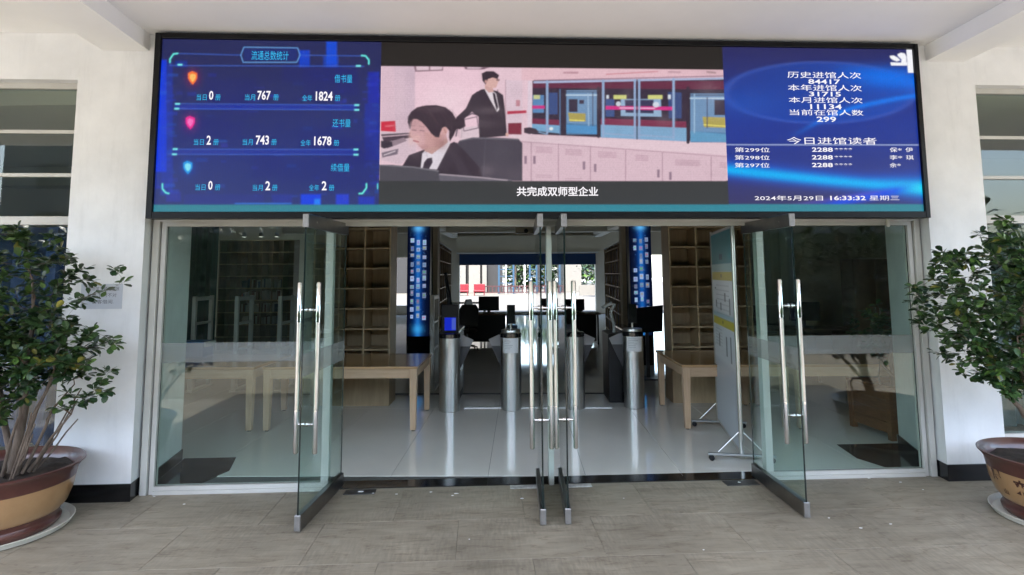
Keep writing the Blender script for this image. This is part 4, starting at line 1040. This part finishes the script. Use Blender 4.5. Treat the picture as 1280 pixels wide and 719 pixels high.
# curtains
def curtain(u0, u1, v, z0, z1, m, label, plane_world=None):
    n = int((u1-u0)*28)+2; vs = []; fs = []
    for k in range(n):
        u = u0+(u1-u0)*k/(n-1); dv = .045*math.sin(u*21)+.02*math.sin(u*47+1)
        p = I(u, v+dv) if plane_world is None else (u, plane_world+dv, 0)
        vs += [(p[0],p[1],z0),(p[0],p[1],z1),(p[0],p[1]+.004,z1),(p[0],p[1]+.004,z0)]
    for k in range(n-1):
        a, b = 4*k, 4*k+4
        fs += [(a,b,b+1,a+1),(a+1,b+1,b+2,a+2),(a+2,b+2,b+3,a+3),(a+3,b+3,b,a)]
    MB().add(vs, fs).build('curtain', M[m], None, smooth=True, label=label, cat='curtain')
curtain(-8.9, -7.45, 8.9, .05, 3.2, 'teal', 'dark teal curtain left of the back left bookcase')
curtain(-7.1, -6.5, 20.8, .4, 2.6, 'whitecurtain', 'pale gathered curtain at the far left rear window')
curtain(4.0, 5.9, 8.8, .05, 3.0, 'whitecurtain', 'pale curtain behind the right open door leaf')
curtain(-5.5, -3.7, 0, .32, 2.2, 'bluecurtain', 'dark blue curtain inside the window behind the left plant', .32)
curtain(4.6, 6.2, 0, .32, 2.2, 'greycurtain', 'dark grey green curtain inside the window behind the right plant', .32)
m_ = MB(); ibox(m_, 5.3, 6.0, 7.6, 8.1, .001, 3.598); m_.build('pillar', M['iwall'], None, label='broad pale pillar seen through the right fixed pane', cat='pillar')
cb = ithing('cabinet', 'tall dark cabinet deep inside behind the right fixed pane', 'cabinet', 6.45, 6.2)
MB().box(-.4,.4,0,.45,.05,2.0).build('carcass', M['shelfdark'], cb, bevel=.005)
for s in (-1,1):
    dr = MB().box(s*.2-.19,s*.2+.19,-.018,-.001,.1,1.95).build('door', M['shelfdark'], cb)
    MB().box(s*.04-.008,s*.04+.008,-.035,-.0185,.95,1.10).build('handle', M['satin'], dr)
# reading desks seen dimly on the right
for i, (u, v) in enumerate(((3.9, 5.0), (5.0, 6.0))):
    t = ithing('reading_desk', ('dark reading desk with a monitor behind the right open door','dark reading desk with a monitor near the tall dark cabinet')[i], 'desk', u, v)
    MB().box(-.7,.7,-.35,.35,.72,.75).build('desk_top', M['shelfdark'], t); 
    for s in (-1,1): MB().box(s*.66-.02,s*.66+.02,-.33,.33,0,.7195).build('side_panel', M['shelfdark'], t)
    MB().box(-.64,.64,.30,.32,.2,.7195).build('back_panel', M['shelfdark'], t)
    q = ithing('monitor', ('black monitor on the reading desk behind the right open door','black monitor on the reading desk near the tall dark cabinet')[i], 'monitor', u, v, .7505)
    MB().box(-.28,.28,-.02,.02,.12,.46).build('screen', M['black'], q, bevel=.005); MB().box(-.03,.03,.0205,.04,.02,.3).build('stand', M['darkgrey'], q); MB().box(-.12,.12,-.08,.1,0,.0195).build('base', M['darkgrey'], q)

# ------------------------------------------------------------------ security gates
def gate(u, v, label):
    t = ithing('security_gate', label, 'security gate', u, v, group='book security gates')
    for y in (0, .50):
        MB().box(-.03,.03,y,y+.055,0.03,1.44).build('post', M['gatewhite'], t, bevel=.008)
    MB().box(-.028,.028,.0555,.4995,1.37,1.43).build('top_bar', M['gatewhite'], t, bevel=.006)
    MB().box(-.026,.026,.0555,.4995,1.0,1.035).build('middle_bar', M['gatewhite'], t); MB().box(-.026,.026,.0555,.4995,.60,.64).build('middle_bar', M['gatewhite'], t)
    MB().box(-.05,.05,-.03,.58,0,.0295).build('base', M['gatewhite'], t, bevel=.005)
    MB().box(-.04,.04,-.015,.07,.0305,.22).build('foot_cover', M['gatewhite'], t, bevel=.015)
gate(-5.28, 4.0, 'leftmost white book security gate, beside the blue crate')
gate(-4.62, 4.0, 'white book security gate second from the left behind the fixed pane')
gate(-3.95, 4.0, 'white book security gate just left of the leftmost door leaf')
gate(-2.34, 4.0, 'white book security gate between the left shelving and the screen column')
gate(-1.60, 4.0, 'white book security gate right of the left screen column')
b = ithing('crate', 'blue plastic crate on the table behind the left fixed pane', 'crate', -4.44, 2.6, .7205)
MB().box(-.17,.14,-.13,.13,0,.20).build('box', M['blue_box'], b, bevel=.01); MB().box(.1405,.17,-.12,.12,.13,.195).build('label_flap', M['gatewhite'], b); 
for z in (.06,.12): MB().box(-.165,.135,-.138,-.1305,z,z+.02).build('rib', M['blue_box'], b)

# ------------------------------------------------------------------ desks in the middle of the hall
def office_chair(u, v, turn, label, tall=.5):
    t = ithing('office_chair', label, 'chair', u, v, 0, 'dark office chairs', turn)
    MB().lathe([(.0,.40),(.22,.405),(.25,.44),(.22,.48),(.0,.485)], 20).build('seat', M['darkgrey'], t, smooth=True)
    MB().prism_y([(-.21,.55),(-.23,.95),(-.16,.56+tall),(.16,.56+tall),(.23,.95),(.21,.55)], .2, .25).build('backrest', M['darkgrey'], t, bevel=.015)
    MB().tube([(0,.1,.43),(0,.26,.45),(0,.27,.6)], .02, 8).build('back_arm', M['black'], t)
    MB().tube([(0,0,.1),(0,0,.40)], .025, 10).build('gas_post', M['grey'], t)
    for k in range(5):
        a = 2*PI*k/5; l = MB().tube([(0,0,.11),(.27*math.cos(a),.27*math.sin(a),.075)], [.022,.014], 8).build('leg', M['black'], t)
        MB().tube([(.27*math.cos(a)-.015,.27*math.sin(a),.03),(.27*math.cos(a)+.015,.27*math.sin(a),.03)], .028, 10).build('castor', M['black'], l)
dk = ithing('service_desk', 'long dark service desk behind the turnstiles', 'desk', 0, 10.2)
MB().box(-1.9,1.75,-.4,.4,.735,.77).build('desk_top', M['shelfdark'], dk, bevel=.004)
for x in (-1.85,-.6,.6,1.66): MB().box(x, x+.04,-.38,.38,0,.7345).build('leg_panel', M['black'], dk)
for a, c_ in ((-1.80,-.62),(.66,1.64)): MB().box(a,c_,-.36,-.34,.08,.7345).build('front_panel', M['black'], dk)
for i, (u, w, h, lb) in enumerate(((-1.05,.26,.42,'large black monitor at the left of the long service desk'),(.45,.30,.36,'black monitor in the middle of the long service desk'),(1.1,.28,.34,'black monitor at the right of the long service desk'))):
    q = ithing('monitor', lb, 'monitor', u, 10.1, .7705)
    MB().box(-w,w,-.02,.02,.06,h).build('screen', M['black'], q, bevel=.006); MB().box(-.04,.04,.0205,.05,.02,.25).build('stand', M['darkgrey'], q); MB().box(-.14,.14,-.09,.1,0,.0195).build('base', M['darkgrey'], q)
for i, (u, v, a) in enumerate(((-1.5,8.9,.3),(.75,8.8,.2),(-1.9,11.6,1.2),(1.5,11.4,-1))):
    office_chair(u, v, PI+a, ('dark office chair at the left end of the service desk','dark office chair seen between the centre door handles','dark office chair beyond the left end of the service desk','dark office chair beyond the right end of the service desk')[i])
tr = ithing('trestle_table', 'thin-legged table with pale objects left of the service desk', 'table', -1.75, 12.5)
MB().box(-.5,.5,-.3,.3,.9,.93).build('table_top', M['gatewhite'], tr)
for x in (-.45,.45):
    for y in (-.25,.25): MB().tube([(x,y,0),(x,y,.8995)], .018, 8).build('leg', M['gatewhite'], tr)
pj = ithing('projector', 'pale projector hanging from the hall ceiling above the aisle', 'projector', -.05, 11.6, 2.88)
MB().box(-.32,.26,-.2,.2,0,.17).build('casing', M['iwall'], pj, bevel=.02); MB().tube([(-.02,-.215,.07),(-.02,-.19,.07)], .06, 14).build('lens', M['black'], pj); MB().tube([(0,0,.17),(0,0,.72)], .02, 8).build('ceiling_pole', M['gatewhite'], pj)
rp = ithing('queue_post', 'thin red and white post behind the centre doors', 'post', .72, 8.1)
MB().tube([(0,0,.03),(0,0,.75)], .03, 12).build('red_shaft', M['red'], rp, smooth=True); MB().tube([(0,0,.7505),(0,0,1.25)], .018, 12).build('white_shaft', M['gatewhite'], rp, smooth=True); MB().lathe([(0,.03),(.14,.028),(.15,0)], 20).build('base', M['black'], rp, smooth=True)
sg = ithing('reception_screen', 'large black monitor on a stand between the right screen column and turnstile', 'monitor', 1.98, 5.0)
MB().prism_y([(-.42,.75),(-.40,1.16),(.18,1.22),(.16,.78)], -.02, .02).build('panel', M['black'], sg, bevel=.006); MB().box(-.12,-.06,.0205,.06,0.02,.9).build('stand', M['darkgrey'], sg); MB().box(-.3,.15,-.15,.2,0,.0195).build('base', M['darkgrey'], sg)

# wooden planter with a shrub just inside, seen through the right pane
pl = ithing('wooden_planter', 'square brown wooden planter with a small tree behind the right fixed pane', 'planter', 3.90, 1.62, 0, None, .12)
A_ = .30
for s, ax in ((-1,'x'),(1,'x'),(-1,'y'),(1,'y')):
    for k in range(4):
        z0 = .065+.112*k; z1 = z0+.108
        if ax == 'y': MB().box(-A_+.03, A_-.03, s*A_-.011, s*A_+.011, z0, z1).build('board', M['plantwood'], pl)
        else: MB().box(s*A_-.011, s*A_+.011, -A_+.03, A_-.03, z0, z1).build('board', M['plantwood'], pl)
for sx in (-1,1):
    for sy in (-1,1): MB().box(sx*A_-.03,sx*A_+.03,sy*A_-.03,sy*A_+.03,0,.515).build('corner_post', M['plantwood'], pl, bevel=.004)
for s in (-1,1):
    MB().box(-A_-.04,A_+.04,s*(A_+.0)-.035,s*(A_+.0)+.035,.5155,.545).build('rim_board', M['plantwood'], pl, bevel=.004)
    MB().box(s*A_-.035,s*A_+.035,-A_+.036,A_-.036,.516,.544).build('rim_board', M['plantwood'], pl, bevel=.004)
MB().box(-A_+.012,A_-.012,-A_+.012,A_-.012,.4,.48).build('soil', M['soil'], pl)
planter_obj = pl

# =================================================================== COURTYARD BEHIND
cg = MB(); cg.prism_z([I(-60,21.3)[:2], I(60,21.3)[:2], I(60,120)[:2], I(-60,120)[:2]], -.2, -.02); struct(cg, 'courtyard_paving', M['courtyard'])
def cbox(name, m, parent, u0, u1, v0, v1, z0, z1, **kw):
    mb = MB(); ibox(mb, u0, u1, v0, v1, z0, z1); return mb.build(name, m, parent, **kw)
bd = thing('courtyard_building', 'white panelled building with a dark recess across the sunny courtyard', 'building')
cbox('wall', M['cdark'], bd, -14, -1.9, 51, 52, 0, 9)
for a, b in ((-7.4,-6.35),(-6.15,-5.3),(-5.0,-3.95),(-3.75,-3.35),(-8.6,-7.6),(-9.9,-8.8)): cbox('white_panel', M['cwhite'], bd, a, b, 50.4, 50.95, 0, 8)
cbox('wall', M['cwhite'], bd, 3.9, 5.6, 52, 53, 0, 9); cbox('fascia', M['cwhite'], bd, -14, 6, 50, 50.39, 6.5, 9)
gt = thing('courtyard_gate', 'blue framed glass gate with white posts across the courtyard', 'gate')
for u in (-2.2,-.9,.55,2.0,3.3): cbox('post', M['bluegate'], gt, u, u+.16, 48, 48.16, 0, 2.9)
for u in (-1.55,.1): cbox('white_post', M['gatewhite'], gt, u, u+.12, 47.6, 47.7, 0, 2.7)
cbox('top_beam', M['bluegate'], gt, -2.35, 3.6, 48.17, 48.34, 2.75, 2.95)
for u in (-2.04,.71): 
    for z in (.9,1.5,2.1): cbox('crossbar', M['bluegate'], gt, u, u+1.14, 48.05, 48.12, z, z+.07)
rl = thing('courtyard_railing', 'low red brown railing in front of the courtyard gate', 'railing')
cbox('top_rail', M['redbrown'], rl, -3.4, 2.6, 46.9, 47.0, .62, .72); cbox('bottom_rail', M['redbrown'], rl, -3.4, 2.6, 46.92, 46.98, .1, .18)
for k in range(19): cbox('baluster', M['redbrown'], rl, -3.35+k*.325, -3.25+k*.325, 46.93, 46.97, .1805, .6195)
for i, (u, lb) in enumerate(((-6.3,'leftmost of the red benches at the edge of the courtyard'),(-4.95,'middle one of the red benches at the edge of the courtyard'),(-3.6,'rightmost of the red benches at the edge of the courtyard'))):
    s = ithing('red_bench', lb, 'bench', u, 44, -.02, 'red benches in the courtyard')
    MB().box(-.46,.46,-.25,.25,.32,.44).build('seat', M['red'], s, bevel=.02); MB().box(-.46,.46,.2505,.34,.2,.95).build('backrest', M['red'], s, bevel=.02)
    for x in (-.42,.38): MB().box(x,x+.05,-.22,.22,0,.3195).build('leg', M['red'], s)

def leaf_shape():
    L = []
    pts = [(0,0,0),(.22,.11,.02),(.60,.21,.04),(.88,.14,.0),(1.0,0,-.06),(.88,-.14,.0),(.60,-.21,.04),(.22,-.11,.02),(.3,0,-.015),(.65,0,-.025)]
    fs = [(0,8,1),(1,8,9,2),(2,9,4,3),(0,7,8),(7,6,9,8),(6,5,4,9)]
    return pts, fs
LP, LF = leaf_shape()
def add_leaf(mb, p, d, up, L, m=0, wk=1.35):
    d = d.normalized(); s = d.cross(up)
    if s.length < 1e-4: s = d.orthogonal()
    s.normalize(); n = s.cross(d)
    mb.add([tuple(p + d*(x*L) + s*(y*L*wk) + n*(z*L)) for x, y, z in LP], LF, m)

def tree(u, v, h, rad, label, pale=False, n=1400, seed=1, palm=False):
    t = ithing('tree', label, 'tree', u, v, -.02); r = random.Random(seed)
    MB().tube([(0,0,0),(.05,.02,h*.3),(.0,.1,h*.7)], [.16,.12,.06], 10).build('trunk', M['bark'], t, smooth=True)
    lm = MB()
    cl = [Vector((r.gauss(0,.5)*rad, r.gauss(0,.5)*rad, h*.72+r.gauss(0,.42)*rad*.9)) for _ in range(34)]
    br = MB()
    for c in cl[:14]: br.tube([(0,.05,h*.45),(c.x*.5,c.y*.5,(h*.45+c.z)/2-.1),tuple(c)], [.05,.03,.012], 5)
    br.build('branches', M['bark'], t)
    for k in range(n):
        c = r.choice(cl); p = c + Vector((r.gauss(0,.32), r.gauss(0,.32), r.gauss(0,.24)))*rad*.8
        d = Vector((r.gauss(0,1), r.gauss(0,1), r.gauss(-.2,.5))); L = r.uniform(.16,.30)
        add_leaf(lm, p, d, Vector((0,0,1)), L, (0 if r.random() < (.3 if pale else .8) else 1))
    lm.build('foliage', M['treeleaf'], t, kind='stuff')
tree(-.8, 60, 6.0, 2.2, 'sunlit pale green tree beyond the blue gate, left of its middle', True, 1800, 2)
tree(2.6, 62, 6.2, 2.2, 'sunlit tree beyond the right end of the blue gate', True, 1600, 3)
tree(6.6, 40, 4.4, 1.7, 'dark green tree by the right edge of the courtyard', False, 2200, 4)
tree(5.2, 55, 4.6, 1.6, 'small pale tree behind the dark courtyard tree', True, 1000, 6)
hg = MB(); r = random.Random(5)
for k in range(7000):
    p = Vector(I(r.uniform(-2,9), 66+r.random()*2, r.uniform(.2,6.5))); add_leaf(hg, p, Vector((r.gauss(0,1),r.gauss(0,1),r.gauss(0,.5))), Vector((0,0,1)), r.uniform(.35,.7), r.randrange(2))
hg.build('hedge', M['treeleaf'], None, label='dense green foliage mass closing the view beyond the courtyard', cat='hedge', kind='stuff')
sw = cbox('low_wall', M['cwhite'], None, 4.6, 9.5, 44, 44.3, -.02, .8); set_label(sw, 'low pale wall beside the dark courtyard tree', 'wall')

# what stands opposite the entrance (seen only as reflections in the glass)
ob = thing('opposite_building', 'grey building opposite the entrance, reflected dimly in the glass', 'building', (0,-46,-.32))
MB().box(-40,40,-8,0,0,13).build('wall', mat('opposite_wall', (.10,.11,.11), .8, var=.2, vscale=.3), ob)
for i in range(-9, 10):
    for k in range(3):
        MB().box(i*4-1.2,i*4+1.2,.002,.05,1.4+k*4,3.4+k*4).build('window', M['blackgloss'], ob)
hb_ = MB(); r = random.Random(15)
for k in range(9000):
    x = r.uniform(-24,24); zt = 3.9+.5*math.sin(x*.55)+.3*math.sin(x*1.7+1)
    add_leaf(hb_, Vector((x, -12.6-r.random()*1.8, -.3+r.random()**.9*zt)), Vector((r.gauss(0,1),r.gauss(0,1),r.gauss(0,.5))), Vector((0,0,1)), r.uniform(.28,.5), 0)
hb_.box(-24,24,-14.2,-13.4,-.3,3.0)
hb_.build('street_greenery', M['treeleaf'], None, label='dark green row of shrubs opposite the entrance', cat='shrubs', kind='stuff')

# =================================================================== POTTED FICUS
LEAFM = []
for k in range(4):
    mb = MB(); add_leaf(mb, Vector((0,0,0)), Vector((1,0,0)), Vector((0,0,1)), 1.0, 0, 1.5); LEAFM.append(mb.mesh('leaf', M['leaf'][k]))
def ficus(t, base, stems, tips, seed, leafL=(.046,.074), n_single=300, per=(13,20), cam_dir=None):
    """stems: list of (points, radii); tips: list of Vectors the twigs grow to; everything local to t"""
    r = random.Random(seed); nodes = []
    for pts, rs in stems:
        # smooth the polyline a little
        P = [Vector(p) for p in pts]; Q = [P[0]]; R_ = [rs[0]]
        for i in range(len(P)-1):
            for s in (.5, 1.0):
                q = P[i].lerp(P[i+1], s)+Vector((r.gauss(0,.006), r.gauss(0,.006), 0)); Q.append(q); R_.append(rs[i]*(1-s)+rs[i+1]*s)
        MB().tube(Q, R_, 10).build('stem', M['bark'], t, smooth=True)
        nodes += [(q, rr) for q, rr in zip(Q[1:], R_[1:])]
    tips = sorted(tips, key=lambda p: min((p-q).length for q, _ in nodes))
    br = MB(); leaves = []
    for p in tips:
        best = min(nodes, key=lambda n: (p-n[0]).length + (.5*max(0, n[0].z-p.z+.02)))
        q, rr = best; L = (p-q).length
        if L < .03: continue
        mid = q.lerp(p, .5)+Vector((r.gauss(0,.02), r.gauss(0,.02), -.04*L+r.gauss(0,.015)))
        r0 = min(rr*.75, .004+.010*L); path = []
        for k in range(7):
            s = k/6; path.append(q*(1-s)**2 + mid*2*s*(1-s) + p*s*s)
        br.tube(path, [r0*(1-.75*k/6)+.0008 for k in range(7)], 6, caps=False)
        for k in (2, 3, 4, 5, 6): nodes.append((path[k], r0*(1-.7*k/6)))
        dirn = (p-q).normalized()
        for k in range(r.randint(*per)):
            s = 1-r.random()**1.3*.62; i = min(5, int(s*6)); f = s*6-i
            c = path[i].lerp(path[i+1], min(1, f))
            d = (dirn*.35 + Vector((r.gauss(0,1), r.gauss(0,1), r.gauss(.05,.55)))).normalized(); d.z -= .12
            leaves.append((c + d*.012, d, Vector((r.gauss(0,.35), r.gauss(0,.35), 1)), r.uniform(*leafL), r.choices((0,1,2,3), (.48,.20,.30,.02))[0]))
    br.build('twigs', M['twig'], t, smooth=True, kind='stuff')
    # the leaves nearest the viewer's side are parts of their own
    cl = t.matrix_basis.inverted() @ Vector(CAM)
    leaves.sort(key=lambda a: (a[0]-cl).length - a[3]*2)
    for c, d, up, L, k in leaves[:n_single]:
        d = d.normalized(); s = d.cross(up).normalized(); n = s.cross(d)
        o = bpy.data.objects.new('leaf', LEAFM[k]); COL.objects.link(o); o.parent = t
        mt = Matrix(((d.x,-s.x,n.x,c.x),(d.y,-s.y,n.y,c.y),(d.z,-s.z,n.z,c.z),(0,0,0,1)))
        o.matrix_local = mt @ Matrix.Scale(L, 4)
    lm = MB()
    for c, d, up, L, k in leaves[n_single:]: add_leaf(lm, c, d, up, L, k, 1.5)
    lm.build('foliage', M['leaf'], t, kind='stuff')
    return len(leaves)

def pot_parts(t, R, H, marks):
    body = MB().lathe([(R*.74,.115),(R*.80,.15),(R*.865,.24),(R*.895,H-.115)], 64).build('pot_body', M['potglaze'], t, smooth=True)
    MB().lathe([(0,.012),(R*.70,.012),(R*.735,.03),(R*.745,.05),(R*.715,.07),(R*.712,.085),(R*.742,.1145)], 64).build('pot_foot', M['potbrown'], t, smooth=True)
    MB().lathe([(R*.8955,H-.1145),(R*.915,H-.06),(R*.965,H-.025),(R*1.0,H-.008),(R*1.0,H),(R*.97,H+.004),(R*.91,H-.015),(R*.86,H-.05),(R*.84,H-.11)], 64).build('pot_rim', M['potbrown'], t, smooth=True)
    s = MB(); r = random.Random(int(R*100)); n = 40; rad = R*.85; vs = [(0,0,H-.04)]; fs = []
    for j in range(1, 9):
        for k in range(n): vs.append((rad*j/8*math.cos(2*PI*k/n), rad*j/8*math.sin(2*PI*k/n), H-.055+r.gauss(0,.008)-.012*(j/8)**4))
    for k in range(n): fs.append((0, 1+k, 1+(k+1)%n))
    for j in range(7):
        for k in range(n): fs.append((1+j*n+k, 1+(j+1)*n+k, 1+(j+1)*n+(k+1)%n, 1+j*n+(k+1)%n))
    s.add(vs, fs).build('soil', M['soil'], t, smooth=True)
    for ch, ang, size, zc in marks:
        me = text_mesh(ch, .03); nn = len(me.vertices); co = np.zeros(nn*3); me.vertices.foreach_get('co', co); co = co.reshape(-1,3)
        mn, mx = co.min(0), co.max(0); q = (co-mn)/np.maximum(mx-mn,1e-6)-.5
        z = zc+q[:,1]*size; rr = np.interp(z, [.15,.24,H-.115], [R*.80,R*.865,R*.895])+.0018
        a = math.radians(ang)+q[:,0]*size/(R*.88)
        me.vertices.foreach_set('co', np.stack([rr*np.cos(a), rr*np.sin(a), z], 1).ravel()); me.update(); me.materials.clear(); me.materials.append(M['potmark'])
        o = bpy.data.objects.new('brush_character', me); COL.objects.link(o); o.parent = t

def saucer(loc, R, label):
    t = MB().lathe([(0,.003),(R*.93,.003),(R*.965,.006),(R*1.0,.036),(R*1.012,.040),(R*1.0,.043),(R*.985,.040),(R*.945,.0115),(0,.0115)], 64).build('saucer', M['saucer'], None, smooth=True, label=label, cat='saucer')
    t.location = loc

def crown(r, n, c, rad, keep=None):
    out = []
    while len(out) < n:
        d = Vector((r.gauss(0,1), r.gauss(0,1), r.gauss(0,1))).normalized()*(.35+.65*r.random()**.55)
        p = Vector((c[0]+d.x*rad[0], c[1]+d.y*rad[1], c[2]+d.z*rad[2]))
        if keep is None or keep(p): out.append(p)
    return out
r = random.Random(21)
HP = .44
# left plant
LL = Vector((-3.60, -.66, 0)); saucer((LL.x, LL.y, .0005), .45, 'round white saucer under the left plant pot')
t = thing('potted_ficus', 'bushy ficus in a tan and red glazed pot on the left', 'potted plant', (LL.x, LL.y, .0))
pot_parts(t, .50, HP, (('乐', -62, .11, .30), ('山', -108, .10, .28)))
stems = [([(.10,-.02,.40),(.13,-.02,.62),(.16,-.03,.90),(.15,-.04,1.15),(.20,-.05,1.40),(.16,-.05,1.75)], [.030,.028,.025,.020,.013,.006]),
         ([(.05,.05,.40),(-.03,.06,.70),(-.10,.05,1.05),(-.22,.05,1.45),(-.3,.04,1.7)], [.024,.02,.017,.010,.005]),
         ([(.16,-.06,.40),(.23,-.10,.62),(.30,-.10,.85),(.40,-.11,1.10),(.44,-.12,1.35)], [.017,.015,.012,.009,.005]),
         ([(.20,.0,.40),(.31,-.02,.56),(.44,-.06,.72),(.56,-.10,.88)], [.015,.012,.008,.004]),
         ([(.19,-.05,.40),(.27,-.04,.60),(.36,-.04,.82),(.50,-.04,1.0)], [.012,.010,.008,.004]),
         ([(.0,-.12,.40),(.03,-.20,.66),(-.02,-.26,.95),(-.1,-.3,1.2)], [.014,.012,.009,.005]),
         ([(-.1,-.05,.40),(-.2,-.1,.62),(-.32,-.14,.95),(-.4,-.15,1.3)], [.018,.015,.011,.005]),
         ([(.09,-.09,.40),(.15,-.13,.60),(.22,-.17,.82),(.22,-.17,1.05)], [.012,.010,.008,.004])]
tips = crown(r, 165, (-.03,-.05,1.58), (.60,.50,.56), lambda p: not (p.x > .50 and p.z > 1.86) and not (p.x > .45 and 1.42 > p.z > 1.30)) + crown(r, 75, (.36,-.10,1.25), (.40,.32,.22)) + crown(r, 70, (-.25,0,1.15), (.45,.35,.38)) + crown(r, 26, (.05,-.1,.95), (.5,.35,.16)) \
     + [Vector((.78,-.14,1.83)), Vector((.86,-.14,1.72)), Vector((.80,-.1,1.30)), Vector((.80,-.12,1.12)), Vector((.72,-.1,1.02)), Vector((.66,-.12,.93)), Vector((.60,-.1,.90)), Vector((.78,-.14,.96)), Vector((.5,-.12,.96)), Vector((.04,-.1,2.1)), Vector((.3,-.1,2.05))]
for k in range(9):
    a = r.uniform(-2.6, .6); x0, y0 = .16*math.cos(a)+.06, .16*math.sin(a)-.02; h = r.uniform(.30,.62)
    stems.append(([(x0,y0,.38),(x0+.10*math.cos(a)+.03,y0+.08*math.sin(a),.38+h*.5),(x0+.20*math.cos(a)+.05,y0+.16*math.sin(a),.38+h)], [.007,.006,.004]))
nL = ficus(t, None, stems, tips, 31)
# right plant
RR = Vector((3.94, -.95, 0)); saucer((RR.x, RR.y, .0005), .43, 'round white saucer under the right plant pot')
t = thing('potted_ficus', 'dense ficus with a leaning trunk in a marked glazed pot on the right', 'potted plant', (RR.x, RR.y, .0))
pot_parts(t, .48, HP, (('来', -166, .105, .255), ('博', -192, .10, .30), ('山', -184, .04, .19)))
stems = [([(-.07,.0,.38),(-.12,.0,.56),(-.17,.0,.78),(-.18,.02,1.0),(-.18,.02,1.30),(-.15,.02,1.65)], [.052,.046,.040,.032,.020,.008]),
         ([(-.14,-.0,.64),(-.24,-.02,.72),(-.37,-.03,.86),(-.46,-.03,1.02),(-.5,-.02,1.2)], [.020,.018,.015,.012,.006]),
         ([(-.15,-.04,.70),(-.24,-.07,.86),(-.33,-.1,1.06),(-.36,-.12,1.3)], [.014,.012,.010,.005]),
         ([(-.06,-.1,.40),(-.20,-.12,.48),(-.255,-.12,.57),(-.22,-.11,.635),(-.14,-.06,.645)], [.011,.011,.010,.010,.010]),
         ([(.0,.05,.9),(.15,.05,1.15),(.35,.05,1.45)], [.02,.014,.006])]
tips = crown(r, 280, (-.26,-.02,1.47), (.72,.50,.60), lambda p: not (p.x < -.55 and p.z > 1.93) and not (p.z < 1.12 and p.x < -.62)) + crown(r, 45, (-.15,-.05,1.08), (.42,.34,.2)) + crown(r, 70, (.35,0,1.5), (.45,.4,.5)) \
     + [Vector((-.32,-.05,2.14)), Vector((-.24,-.05,2.12)), Vector((-.78,-.05,1.86)), Vector((-.86,-.05,1.66)), Vector((-.88,-.05,1.45)), Vector((-.84,-.05,1.3)), Vector((-.72,-.05,1.12)), Vector((-.52,-.05,1.0)), Vector((-.46,-.05,.98)), Vector((-.40,-.1,.93)), Vector((-.58,-.05,1.05)), Vector((-.3,-.12,.96)), Vector((.1,-.15,.9)), Vector((.2,-.2,.8))]
nR = ficus(t, None, stems, tips, 33)
# shrub in the wooden planter (a part of the planter)
stems = [([(0,0,.45),(.02,0,.62),(-.02,0,.78),(.0,.0,1.0)], [.045,.04,.03,.012]), ([(-.02,0,.60),(-.12,0,.72),(-.2,0,.9)], [.02,.016,.008]), ([(.02,0,.65),(.14,0,.78),(.22,0,.95)], [.02,.016,.008]), ([(-.14,.02,.46),(-.19,0,.6),(-.16,0,.8)], [.012,.01,.006])]
tips = crown(r, 70, (0,0,1.12), (.45,.35,.32))
ficus(planter_obj, None, stems, tips, 41, (.05,.08), 40, (8,12))
print('leaves', nL, nR)
